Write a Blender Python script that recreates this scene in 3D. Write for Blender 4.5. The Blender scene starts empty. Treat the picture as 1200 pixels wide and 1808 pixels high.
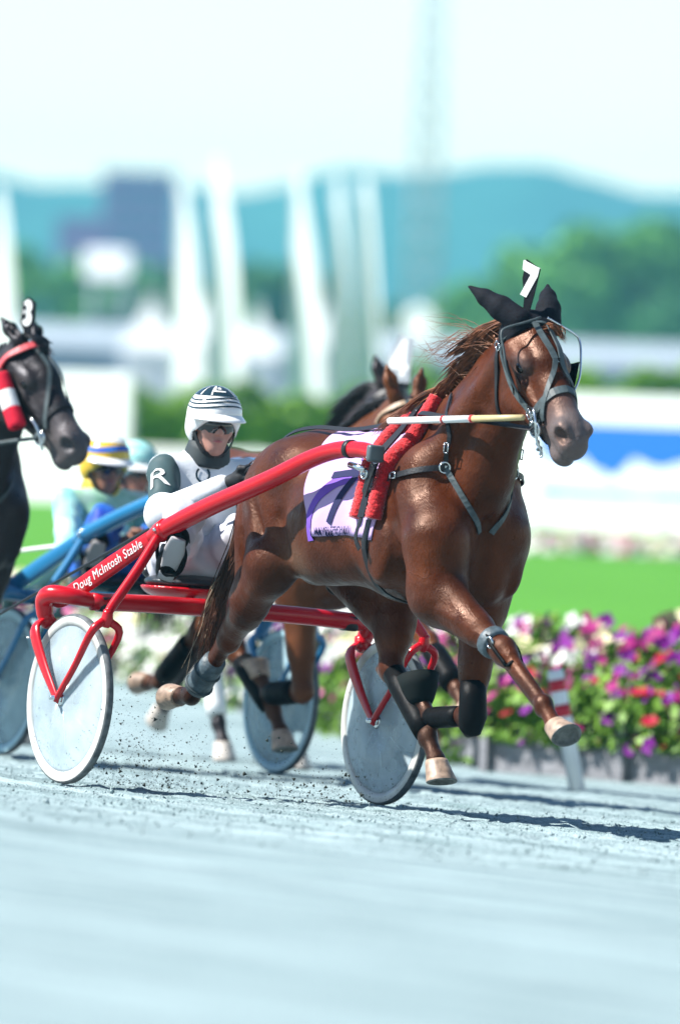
import bpy, bmesh, math, random
import numpy as np
from mathutils import Vector, Matrix
from mathutils.bvhtree import BVHTree

scene = bpy.context.scene
COL = scene.collection
R = math.radians
random.seed(7)
rng = np.random.default_rng(7)

# ------------------------------------------------------------------ camera
CAM_H = 1.732
cam_data = bpy.data.cameras.new('camera')
cam_data.sensor_fit = 'VERTICAL'
cam_data.sensor_height = 36.0
cam_data.sensor_width = 24.0
cam_data.lens = 332.1
cam_data.clip_start = 0.5
cam_data.clip_end = 20000
cam_data.dof.use_dof = True
cam_data.dof.focus_distance = 39.2
cam_data.dof.aperture_fstop = 2.35
camera = bpy.data.objects.new('camera', cam_data)
COL.objects.link(camera)
camera.matrix_world = (Matrix.Translation((0, 0, CAM_H)) @ Matrix.Rotation(R(90 - 0.735), 4, 'X')
                       @ Matrix.Rotation(R(2.0), 4, 'Z'))
scene.camera = camera

# ------------------------------------------------------------------ sky and sun
SUN_EL, SUN_AZ = R(48), R(-96)          # azimuth measured from +Y (away) towards +X (right)
world = bpy.data.worlds.new('World')
scene.world = world
world.use_nodes = True
nt = world.node_tree
bg = nt.nodes['Background']
sky = nt.nodes.new('ShaderNodeTexSky')
sky.sky_type = 'NISHITA'
sky.sun_disc = False
sky.sun_elevation = SUN_EL
sky.sun_rotation = SUN_AZ
sky.air_density = 0.92
sky.dust_density = 0.0
sky.ozone_density = 0.5
nt.links.new(sky.outputs[0], bg.inputs[0])
bg.inputs[1].default_value = 0.080
sun_data = bpy.data.lights.new('sun', 'SUN')
sun_data.energy = 5.0
sun_data.angle = R(0.53)
sun_data.color = (1.0, 0.97, 0.92)
sun = bpy.data.objects.new('sun', sun_data)
COL.objects.link(sun)
sun_dir = Vector((math.sin(SUN_AZ) * math.cos(SUN_EL), math.cos(SUN_AZ) * math.cos(SUN_EL), math.sin(SUN_EL)))
sun.rotation_euler = sun_dir.to_track_quat('Z', 'Y').to_euler()
sun.location = (-30, 30, 40)

vs = scene.view_settings
scene.display_settings.display_device = 'sRGB'
vs.view_transform = 'Standard'
vs.look = 'None'
vs.exposure = 1.28
vs.gamma = 1.0
vs.use_curve_mapping = False
scene.cycles.use_denoising = True
scene.cycles.max_bounces = 8
scene.cycles.transparent_max_bounces = 16

# ------------------------------------------------------------------ frames
def frame(origin, heading_deg, bank):
    """race frame: x forward, y left, z up; heading measured from the camera direction towards the right"""
    th = R(heading_deg)
    fw = Vector((math.sin(th), -math.cos(th), 0))
    bk = math.atan(bank)
    lf = Vector((math.cos(th), math.sin(th), 0)) * math.cos(bk) + Vector((0, 0, -math.sin(bk)))
    up = fw.cross(lf)
    m = Matrix((fw, lf, up)).transposed().to_4x4()
    m.translation = origin
    return m
BANK = 0.0493
ORIGIN = Vector((-0.455, 40.075, 0.0))
RACE = frame(ORIGIN, 30, BANK)

# ------------------------------------------------------------------ helpers
def V(*a): return np.array(a, dtype=float)

def nrm(v):
    v = np.asarray(v, float); n = np.linalg.norm(v)
    return v / n if n > 1e-12 else v

def tag(o, label=None, cat=None, group=None, kind=None):
    if label: o['label'] = label
    if cat: o['category'] = cat
    if group: o['group'] = group
    if kind: o['kind'] = kind
    return o

def new_mesh(name, verts, faces, mat=None, smooth=True, mats=None, fmat=None):
    me = bpy.data.meshes.new(name)
    if isinstance(faces, np.ndarray): me = fast_mesh(name, verts, faces, None)
    else: me.from_pydata([tuple(map(float, v)) for v in verts], [], [tuple(map(int, f)) for f in faces])
    if mats:
        for m in mats: me.materials.append(m)
        if fmat is not None: me.polygons.foreach_set('material_index', np.asarray(fmat, dtype=np.int32))
    elif mat: me.materials.append(mat)
    if smooth: me.polygons.foreach_set('use_smooth', np.ones(len(me.polygons), dtype=bool))
    me.update()
    return me

class Thing:
    """an Empty at the base of a thing; parts are given in the frame's coordinates"""
    def __init__(self, name, base, fr, label, cat, group=None):
        self.base = np.array(base, float)
        e = bpy.data.objects.new(name, None)
        e.empty_display_size = 0.2
        COL.objects.link(e)
        e.matrix_world = fr @ Matrix.Translation(Vector(base))
        tag(e, label, cat, group)
        self.root = e
    def part(self, name, g, mat=None, smooth=True, parent=None, label=None, **kw):
        v, f = g
        v = np.asarray(v, float).reshape(-1, 3) - self.base
        me = new_mesh(name, v, f, mat, smooth, **kw)
        o = bpy.data.objects.new(name, me)
        COL.objects.link(o)
        o.parent = parent or self.root
        if label: o['label'] = label
        return o

def single(name, g, mat, fr, base, label=None, cat=None, group=None, kind=None, smooth=True, **kw):
    v, f = g
    v = np.asarray(v, float).reshape(-1, 3) - np.array(base, float)
    o = bpy.data.objects.new(name, new_mesh(name, v, f, mat, smooth, **kw))
    COL.objects.link(o)
    o.matrix_world = fr @ Matrix.Translation(Vector(base))
    tag(o, label, cat, group, kind)
    return o

# --- geometry: every function returns (verts, faces)
def merge(*gs):
    vs_, fs_, n = [], [], 0
    for v, f in gs:
        v = np.asarray(v, float).reshape(-1, 3)
        vs_.append(v); fs_ += [tuple(i + n for i in q) for q in f]; n += len(v)
    return np.vstack(vs_), fs_

def catmull(pts, n):
    p = np.asarray(pts, float)
    if len(p) < 3: return p[0] + (p[-1] - p[0]) * np.linspace(0, 1, n)[:, None]
    q = np.vstack([2 * p[0] - p[1], p, 2 * p[-1] - p[-2]])
    t = np.linspace(0, len(p) - 1 - 1e-9, n); i = t.astype(int); u = (t - i)[:, None]
    a, b, c, d = q[i], q[i + 1], q[i + 2], q[i + 3]
    return .5 * ((2 * b) + (c - a) * u + (2 * a - 5 * b + 4 * c - d) * u * u + (3 * b - a - 3 * c + d) * u ** 3)

def frames_along(p, up=(0, 0, 1)):
    t = np.gradient(p, axis=0); t /= np.maximum(np.linalg.norm(t, axis=1, keepdims=True), 1e-9)
    up = np.asarray(up, float)
    s = np.cross(up, t[0])
    if np.linalg.norm(s) < 1e-3: s = np.cross((1, 0.1, 0), t[0])
    S = []
    for i in range(len(p)):
        s = s - t[i] * (s @ t[i]); s = nrm(s); S.append(s)
    S = np.array(S)
    return t, S, np.cross(t, S)

def tube(pts, r, seg=10, n=None, smooth=True, caps=True, squash=1.0, up=(0, 0, 1)):
    """tube along points; r is one radius or a list; squash scales the radius along 'up'"""
    p = np.asarray(pts, float)
    rr = np.full(len(p), float(r)) if np.isscalar(r) else np.asarray(r, float)
    if n:
        q = catmull(p, n) if smooth else np.array([[np.interp(t, range(len(p)), p[:, k]) for k in range(3)] for t in np.linspace(0, len(p) - 1, n)])
        rr = np.interp(np.linspace(0, len(p) - 1, n), range(len(p)), rr); p = q
    t, S, B = frames_along(p, up)
    a = np.linspace(0, 2 * np.pi, seg, endpoint=False)
    v = (p[:, None, :] + rr[:, None, None] * (np.cos(a)[None, :, None] * S[:, None, :] + squash * np.sin(a)[None, :, None] * B[:, None, :])).reshape(-1, 3)
    m = len(p); f = []
    for i in range(m - 1):
        for j in range(seg):
            k = (j + 1) % seg
            f.append((i * seg + j, i * seg + k, (i + 1) * seg + k, (i + 1) * seg + j))
    if caps:
        f.append(tuple(range(seg))[::-1]); f.append(tuple(range((m - 1) * seg, m * seg)))
    return v, f

def box(lo, hi, bev=0.0):
    lo = np.array(lo, float); hi = np.array(hi, float)
    if bev <= 0:
        v = [(x, y, z) for x in (lo[0], hi[0]) for y in (lo[1], hi[1]) for z in (lo[2], hi[2])]
        return np.array(v), [(0, 1, 3, 2), (4, 6, 7, 5), (0, 4, 5, 1), (2, 3, 7, 6), (0, 2, 6, 4), (1, 5, 7, 3)]
    bm = bmesh.new(); bmesh.ops.create_cube(bm, size=1)
    for w in bm.verts: w.co = Vector(((lo + hi) / 2 + np.array(w.co) * (hi - lo)))
    bmesh.ops.bevel(bm, geom=bm.edges[:], offset=bev, segments=2, affect='EDGES', profile=.6)
    bm.verts.index_update()
    v = np.array([w.co[:] for w in bm.verts]); f = [tuple(w.index for w in q.verts) for q in bm.faces]; bm.free()
    return v, f

def xf(g, m):
    v = np.asarray(g[0], float); m = np.array(m)
    return v @ m[:3, :3].T + m[:3, 3], g[1]

def lathe(profile, axis_o, axis_d, seg=32, ref=None):
    """profile: list of (radius, height along the axis)"""
    d = nrm(axis_d); s = np.cross(d, (0, 0, 1) if abs(d[2]) < .9 else (1, 0, 0)) if ref is None else np.array(ref, float)
    s = nrm(s - d * (s @ d)); b = np.cross(d, s)
    a = np.linspace(0, 2 * np.pi, seg, endpoint=False)
    v = []
    for r, h in profile: v.append(np.asarray(axis_o) + d * h + r * (np.cos(a)[:, None] * s + np.sin(a)[:, None] * b))
    v = np.vstack(v); f = []
    for i in range(len(profile) - 1):
        for j in range(seg):
            k = (j + 1) % seg
            f.append((i * seg + j, i * seg + k, (i + 1) * seg + k, (i + 1) * seg + j))
    if profile[0][0] > 1e-6 and profile[0] != profile[-1]: f.append(tuple(range(seg))[::-1])
    if profile[-1][0] > 1e-6 and profile[0] != profile[-1]: f.append(tuple(range((len(profile) - 1) * seg, len(profile) * seg)))
    return v, f

# --- signed distance field -> mesh (surface nets)
class Field:
    def __init__(s, lo, hi, h):
        s.lo = np.array(lo, float); s.h = h
        s.n = np.ceil((np.array(hi) - s.lo) / h).astype(int) + 1
        s.f = np.full(s.n, 1.0, np.float32)
        s.ax = [(s.lo[i] + h * np.arange(s.n[i])).astype(np.float32) for i in range(3)]
    def _win(s, lo, hi):
        a = np.clip(np.floor((np.array(lo) - s.lo) / s.h).astype(int), 0, s.n)
        b = np.clip(np.ceil((np.array(hi) - s.lo) / s.h).astype(int) + 1, 0, s.n)
        sl = tuple(slice(a[i], b[i]) for i in range(3))
        return sl, s.ax[0][sl[0]][:, None, None], s.ax[1][sl[1]][None, :, None], s.ax[2][sl[2]][None, None, :]
    def _op(s, sl, d, k, op):
        a = s.f[sl]
        if a.size == 0: return
        if op == 'u':
            h = np.maximum(k - np.abs(a - d), 0) / k
            s.f[sl] = np.minimum(a, d) - h * h * k * .25
        else:
            d = -d; h = np.maximum(k - np.abs(a - d), 0) / k
            s.f[sl] = np.maximum(a, d) + h * h * k * .25
    def cone(s, a, b, ra, rb, k=.03, sy=1.0, op='u'):
        a = np.array(a, float); b = np.array(b, float); m = max(ra, rb) + k + 3 * s.h
        sl, X, Y, Z = s._win(np.minimum(a, b) - m, np.maximum(a, b) + m)
        ab = b - a; L = max(ab @ ab, 1e-9)
        px, py, pz = X - a[0], Y - a[1], Z - a[2]
        t = np.clip((px * ab[0] + py * ab[1] + pz * ab[2]) / L, 0, 1)
        d = np.sqrt((px - t * ab[0]) ** 2 + ((py - t * ab[1]) / sy) ** 2 + (pz - t * ab[2]) ** 2) - (ra + (rb - ra) * t)
        s._op(sl, d * min(1, .5 + .5 * sy), k, op)
    def ell(s, c, r, k=.03, rot=None, op='u'):
        c = np.array(c, float); r = np.array(r, float); m = r.max() + k + 3 * s.h
        sl, X, Y, Z = s._win(c - m, c + m)
        px, py, pz = X - c[0], Y - c[1], Z - c[2]
        if rot is not None:
            q = np.asarray(rot, float)       # rows: local axes
            px, py, pz = (q[0, 0] * px + q[0, 1] * py + q[0, 2] * pz, q[1, 0] * px + q[1, 1] * py + q[1, 2] * pz,
                          q[2, 0] * px + q[2, 1] * py + q[2, 2] * pz)
        k0 = np.sqrt((px / r[0]) ** 2 + (py / r[1]) ** 2 + (pz / r[2]) ** 2)
        k1 = np.sqrt((px / r[0] ** 2) ** 2 + (py / r[1] ** 2) ** 2 + (pz / r[2] ** 2) ** 2)
        s._op(sl, k0 * (k0 - 1) / np.maximum(k1, 1e-6), k, op)
    def chain(s, pts, rs, k=.03, sy=1.0, op='u'):
        for i in range(len(pts) - 1): s.cone(pts[i], pts[i + 1], rs[i], rs[i + 1], k, sy, op)
    def cut(s, o, n):
        """keep the side that the normal n points away from"""
        n = nrm(n); d = ((s.ax[0][:, None, None] - o[0]) * n[0] + (s.ax[1][None, :, None] - o[1]) * n[1] + (s.ax[2][None, None, :] - o[2]) * n[2])
        s.f = np.maximum(s.f, d.astype(np.float32))
    def mesh(s, relax=2):
        f = s.f; b = f < 0; n = s.n
        c = np.zeros(n - 1, np.int8)
        for i in (0, 1):
            for j in (0, 1):
                for k in (0, 1): c += b[i:n[0] - 1 + i, j:n[1] - 1 + j, k:n[2] - 1 + k]
        act = np.argwhere((c > 0) & (c < 8))
        idx = np.full(n - 1, -1, np.int64); idx[tuple(act.T)] = np.arange(len(act))
        acc = np.zeros((len(act), 3)); cnt = np.zeros(len(act))
        cor = [(i, j, k) for i in (0, 1) for j in (0, 1) for k in (0, 1)]
        val = {q: f[act[:, 0] + q[0], act[:, 1] + q[1], act[:, 2] + q[2]] for q in cor}
        for q in cor:
            for ax_ in range(3):
                if q[ax_]: continue
                w = list(q); w[ax_] = 1; w = tuple(w)
                a, e = val[q], val[w]; m = (a < 0) != (e < 0)
                t = np.where(m, a / np.where(m, a - e, 1), 0)
                p = np.array(q, float)[None].repeat(len(act), 0); p[:, ax_] += t
                acc[m] += p[m]; cnt[m] += 1
        v = s.lo + s.h * (act + acc / cnt[:, None])
        quads = []
        for ax_ in range(3):
            o = [1, 1, 1]; o[ax_] = 0
            A = b[tuple(slice(o[i], n[i] - 1) for i in range(3))]
            e = [0, 0, 0]; e[ax_] = 1
            Bq = b[tuple(slice(o[i] + e[i], n[i] - 1 + e[i]) for i in range(3))]
            loc_ = np.argwhere(A != Bq); fl = A[tuple(loc_.T)]
            g = loc_ + np.array(o)
            u, w = [(1, 2), (2, 0), (0, 1)][ax_]
            eu = np.zeros(3, int); eu[u] = 1; ew = np.zeros(3, int); ew[w] = 1
            q = [idx[tuple((g - d).T)] for d in (eu + ew, ew, np.zeros(3, int), eu)]
            q = np.stack(q, 1); q[~fl] = q[~fl][:, ::-1]
            quads.append(q)
        q = np.vstack(quads)
        q = q[(q >= 0).all(1)]
        for it in range(relax * 2):
            sm = np.zeros_like(v); ct = np.zeros(len(v))
            for i in range(4):
                a, e = q[:, i], q[:, (i + 1) % 4]
                for k in range(3): sm[:, k] += np.bincount(a, v[e, k], len(v)) + np.bincount(e, v[a, k], len(v))
                ct += np.bincount(a, minlength=len(v)) + np.bincount(e, minlength=len(v))
            v = v + (.5 if it % 2 == 0 else -.52) * (sm / np.maximum(ct, 1)[:, None] - v)
        return v, q

def fast_mesh(name, v, q, mat):
    me = bpy.data.meshes.new(name)
    me.vertices.add(len(v)); me.vertices.foreach_set('co', np.asarray(v, np.float32).ravel())
    n = len(q); k = q.shape[1]
    me.loops.add(n * k); me.loops.foreach_set('vertex_index', q.astype(np.int32).ravel())
    me.polygons.add(n); me.polygons.foreach_set('loop_start', np.arange(0, n * k, k, dtype=np.int32))
    me.update(calc_edges=True); me.validate()
    me.polygons.foreach_set('use_smooth', np.ones(len(me.polygons), dtype=bool))
    if mat: me.materials.append(mat)
    return me

# --- materials
ALB = .86          # keeps every colour in step with the exposure
def mat(name, base, rough=.6, spec=.5, metal=0.0, noise=0.0, nscale=20, bump=0.0, bscale=60, coat=0.0, alt=None, sheen=0.0, coords='Object', stretch=None):
    if metal < .5: base = tuple(c * ALB for c in base); alt = tuple(c * ALB for c in alt) if alt is not None else None
    m = bpy.data.materials.new(name); m.use_nodes = True
    n = m.node_tree; p = n.nodes['Principled BSDF']
    p.inputs['Base Color'].default_value = (*base, 1)
    p.inputs['Roughness'].default_value = rough
    p.inputs['Specular IOR Level'].default_value = spec
    p.inputs['Metallic'].default_value = metal
    p.inputs['Coat Weight'].default_value = coat
    p.inputs['Coat Roughness'].default_value = .1
    p.inputs['Sheen Weight'].default_value = sheen
    tc = n.nodes.new('ShaderNodeTexCoord'); vec = tc.outputs[coords]
    if stretch:
        mp = n.nodes.new('ShaderNodeMapping'); mp.inputs['Scale'].default_value = stretch
        n.links.new(vec, mp.inputs[0]); vec = mp.outputs[0]
    if noise > 0 or alt:
        t = n.nodes.new('ShaderNodeTexNoise'); t.inputs['Scale'].default_value = nscale; t.inputs['Detail'].default_value = 5
        n.links.new(vec, t.inputs['Vector'])
        r = n.nodes.new('ShaderNodeValToRGB'); r.color_ramp.elements[0].position = .32; r.color_ramp.elements[1].position = .68
        b = np.array(base)
        r.color_ramp.elements[0].color = (*(np.clip(b * (1 - noise), 0, 1)), 1)
        r.color_ramp.elements[1].color = (*(alt if alt is not None else np.clip(b * (1 + noise), 0, 1)), 1)
        n.links.new(t.outputs['Fac'], r.inputs[0]); n.links.new(r.outputs[0], p.inputs['Base Color'])
    if bump > 0:
        t = n.nodes.new('ShaderNodeTexNoise'); t.inputs['Scale'].default_value = bscale; t.inputs['Detail'].default_value = 4
        n.links.new(vec, t.inputs['Vector'])
        bp = n.nodes.new('ShaderNodeBump'); bp.inputs['Strength'].default_value = bump; bp.inputs['Distance'].default_value = .01
        n.links.new(t.outputs['Fac'], bp.inputs['Height']); n.links.new(bp.outputs[0], p.inputs['Normal'])
    return m
# ------------------------------------------------------------------ ground
I4 = Matrix.Identity(4)
GZ = -.36                 # level of the infield
def track_z(X, Y):
    return max(GZ, -BANK * (math.cos(R(30)) * (X - ORIGIN.x) + math.sin(R(30)) * (Y - ORIGIN.y)))

def ground_material(name, c0, c1, scale, bump, stretch=(1, 1, 1), fine=90.0, bands=False):
    m = bpy.data.materials.new(name); m.use_nodes = True; n = m.node_tree; L = n.links.new
    p = n.nodes['Principled BSDF']; p.inputs['Roughness'].default_value = .95; p.inputs['Specular IOR Level'].default_value = .15
    tc = n.nodes.new('ShaderNodeTexCoord'); mp = n.nodes.new('ShaderNodeMapping'); mp.inputs['Scale'].default_value = stretch
    L(tc.outputs['Object'], mp.inputs[0])
    t = n.nodes.new('ShaderNodeTexNoise'); t.inputs['Scale'].default_value = scale; t.inputs['Detail'].default_value = 8; t.inputs['Roughness'].default_value = .65
    L(mp.outputs[0], t.inputs['Vector'])
    t2 = n.nodes.new('ShaderNodeTexNoise'); t2.inputs['Scale'].default_value = fine; t2.inputs['Detail'].default_value = 4
    L(tc.outputs['Object'], t2.inputs['Vector'])
    mm = n.nodes.new('ShaderNodeMath'); mm.operation = 'MULTIPLY_ADD'; mm.inputs[1].default_value = .55; L(t2.outputs['Fac'], mm.inputs[0])
    m2 = n.nodes.new('ShaderNodeMath'); m2.operation = 'MULTIPLY'; m2.inputs[1].default_value = .55; L(t.outputs['Fac'], m2.inputs[0]); L(m2.outputs[0], mm.inputs[2])
    r = n.nodes.new('ShaderNodeValToRGB'); r.color_ramp.elements[0].position = .36 + .05 * bands; r.color_ramp.elements[1].position = .66 - .05 * bands
    r.color_ramp.elements[0].color = (*c0, 1); r.color_ramp.elements[1].color = (*c1, 1)
    L(mm.outputs[0], r.inputs[0])
    if bands:      # damp and dry strips left by the water truck and the harrow
        mp2 = n.nodes.new('ShaderNodeMapping'); mp2.inputs['Scale'].default_value = (.3, 3.0, 1); L(tc.outputs['Object'], mp2.inputs[0])
        t5 = n.nodes.new('ShaderNodeTexNoise'); t5.inputs['Scale'].default_value = 1.0; t5.inputs['Detail'].default_value = 6; t5.inputs['Roughness'].default_value = .7; L(mp2.outputs[0], t5.inputs['Vector'])
        r5 = n.nodes.new('ShaderNodeValToRGB'); r5.color_ramp.elements[0].position = .36; r5.color_ramp.elements[1].position = .60
        r5.color_ramp.elements[0].color = (.74, .78, .78, 1); r5.color_ramp.elements[1].color = (1, 1, 1, 1); L(t5.outputs['Fac'], r5.inputs[0])
        mx = n.nodes.new('ShaderNodeMix'); mx.data_type = 'RGBA'; mx.blend_type = 'MULTIPLY'; mx.inputs[0].default_value = 1; L(r.outputs[0], mx.inputs[6]); L(r5.outputs[0], mx.inputs[7]); L(mx.outputs[2], p.inputs['Base Color'])
    else: L(r.outputs[0], p.inputs['Base Color'])
    bp = n.nodes.new('ShaderNodeBump'); bp.inputs['Strength'].default_value = bump; bp.inputs['Distance'].default_value = .02
    L(mm.outputs[0], bp.inputs['Height']); L(bp.outputs[0], p.inputs['Normal'])
    return m
M_TRACK = ground_material('stone_dust_track', (.11, .165, .172), (.345, .435, .445), 1.3, 1.0, (.35, 2.6, 1), 130.0, True)
M_LAWN = ground_material('mown_lawn', (.045, .165, .012), (.072, .235, .022), .35, .3, (1, 1, 1), 14.0)
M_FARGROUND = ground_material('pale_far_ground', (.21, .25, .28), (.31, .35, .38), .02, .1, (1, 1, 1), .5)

tr = np.random.default_rng(11)
def axis_steps(lo, hi, c0, c1, fine, coarse):
    a = list(np.arange(c0, c1, fine)); x = c0; s = fine; left = []
    while x > lo: s = min(coarse, s * 1.25); x -= s; left.append(x)
    x = c1; s = fine; right = []
    while x < hi: right.append(x); s = min(coarse, s * 1.25); x += s
    return np.array(left[::-1] + a + right)
gx = axis_steps(-90, 45, -6.5, 5.0, .05, 3.0); gy = axis_steps(-26, 40, -3.2, 6.4, .022, 1.2)
X_, Y_ = np.meshgrid(gx, gy, indexing='ij')
def smooth_noise(x, y, seed, fx, fy, n=14):
    r_ = np.random.default_rng(seed); z = np.zeros_like(x)
    for _ in range(n):
        a, b, ph = r_.normal(0, fx), r_.normal(0, fy), r_.uniform(0, 7)
        z += np.sin(a * x + b * y + ph)
    return z / math.sqrt(n)
Z_ = .0035 * smooth_noise(X_, Y_, 1, 9, 24) + .0025 * smooth_noise(X_, Y_, 2, 1.2, 36) + .003 * smooth_noise(X_, Y_, 3, 26, 60) + .0030 * tr.normal(size=X_.shape)
# harrow ridges and the ruts of earlier wheels
for c_, w_, d_ in ((-1.05, .03, .012), (.35, .03, .010), (1.75, .035, .014), (2.9, .03, .01), (-2.1, .04, .012), (3.4, .03, .012), (.95, .03, .009)):
    cc = c_ + .05 * np.sin(X_ * .35 + c_ * 3)
    Z_ += -d_ * np.exp(-((Y_ - cc) / w_) ** 2) + .6 * d_ * np.exp(-((Y_ - cc - 1.8 * w_) / w_) ** 2)
# hoof prints
for _ in range(210):
    hx_, hy_ = tr.uniform(-6.4, 4.9), tr.uniform(-3, 4.5); rr = tr.uniform(.05, .075); sl = (np.abs(gx - hx_) < .3); sm_ = (np.abs(gy - hy_) < .3)
    ii, jj = np.ix_(np.where(sl)[0], np.where(sm_)[0])
    d_ = np.sqrt(((X_[ii, jj] - hx_)) ** 2 + (Y_[ii, jj] - hy_) ** 2) / rr
    Z_[ii, jj] += -.016 * np.exp(-d_ ** 4) + .010 * np.exp(-((d_ - 1.35) / .35) ** 2)
Z_ -= .006
Z_ += BANK * np.maximum(0, Y_ - 7.3)
n0, n1 = X_.shape
idx_ = np.arange(n0 * n1).reshape(n0, n1)
q_ = np.stack([idx_[:-1, :-1], idx_[1:, :-1], idx_[1:, 1:], idx_[:-1, 1:]], -1).reshape(-1, 4)
me = fast_mesh('track', np.stack([X_, Y_, Z_], -1).reshape(-1, 3), q_, M_TRACK)
o = bpy.data.objects.new('track', me); COL.objects.link(o); o.matrix_world = RACE; tag(o, kind='structure')

# big sheet to the horizon
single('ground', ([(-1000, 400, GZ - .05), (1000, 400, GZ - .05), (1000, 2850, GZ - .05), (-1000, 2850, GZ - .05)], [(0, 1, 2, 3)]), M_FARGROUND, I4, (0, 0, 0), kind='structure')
# lawn behind the flower beds
EDGE = [(10.0, 49.6), (.95, 54.2), (.05, 59.4), (-1.35, 68.0), (-3.2, 78.5), (-9.0, 112.0)]
lv, lf = [], []
for k, (dy, fl) in enumerate(((0, 0), (4, .5), (14, 1), (60, 1), (255, 1))):
    for (x, y) in EDGE:
        yy = y + dy if k < 4 else 430; xx = x + (dy * .35 if x > 1 else -dy * .5 if x < -3 else 0)
        lv.append((xx if k < 4 else (x * 9), yy, (1 - fl) * (track_z(x, y) + .012) + fl * (GZ + .015) + (.0 if k < 4 else 0)))
for k in range(4):
    for i in range(len(EDGE) - 1):
        a = k * len(EDGE) + i; lf.append((a, a + len(EDGE), a + len(EDGE) + 1, a + 1))
single('lawn', (lv, lf), M_LAWN, I4, (0, 0, 0), kind='structure')

# loose crumbs on the track, and the dirt thrown up by the hooves
def crumbs(pts, sizes, rn):
    base = np.array([(1, 0, -.4), (-.5, .87, -.4), (-.5, -.87, -.4), (0, 0, .9), (.3, .3, .5)]); tf = [(0, 1, 4), (1, 3, 4), (3, 0, 4), (1, 2, 3), (2, 0, 3), (0, 2, 1)]
    v, f = [], []
    for p, s in zip(pts, sizes):
        m = rn.normal(size=(3, 3)); qm, _ = np.linalg.qr(m); w = (base * rn.uniform(.6, 1.3, (1, 3))) @ qm.T * s + p
        k = len(v) * 5; v.append(w); f += [tuple(i + k for i in t) for t in tf]
    return np.vstack(v), f
cr = np.random.default_rng(21)
pts = np.stack([cr.uniform(-6, 8, 9000), cr.uniform(-4, 4.5, 9000), cr.uniform(-.004, .004, 9000)], 1)
single('loose_dirt', crumbs(pts, np.abs(cr.normal(0, .0045, 9000)) + .0015, cr), M_TRACK, RACE, (0, 0, 0), label='small loose crumbs of stone dust lying on the track', cat='dirt', kind='stuff')
M_DIRT = mat('dark_damp_dirt', (.05, .058, .050), .95, .1, noise=.4, nscale=40)
cl = []
for cx_, cy_, n_, sx, sz in ((-.12, -.35, 1700, .15, .19), (.0, -.32, 600, .24, .07), (-.25, -.38, 260, .14, .26), (.30, -.1, 160, .25, .22), (.55, .12, 950, .15, .11), (.62, .15, 240, .2, .05), (.1, -.25, 140, .45, .30), (.75, .5, 160, .2, .13)):
    x = cr.normal(cx_, sx, n_); z = np.abs(cr.normal(0, sz, n_)) ; y = cr.normal(cy_, .16, n_)
    cl.append(np.stack([x, y, z + .004], 1))
cl = np.vstack(cl)
single('flying_dirt', crumbs(cl, np.minimum(np.abs(cr.standard_t(3, len(cl))) * .0012 + .0006, .011), cr), M_DIRT, RACE, (0, 0, 0), label='dark clods of dirt thrown up behind the hooves', cat='dirt', kind='stuff')
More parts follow.
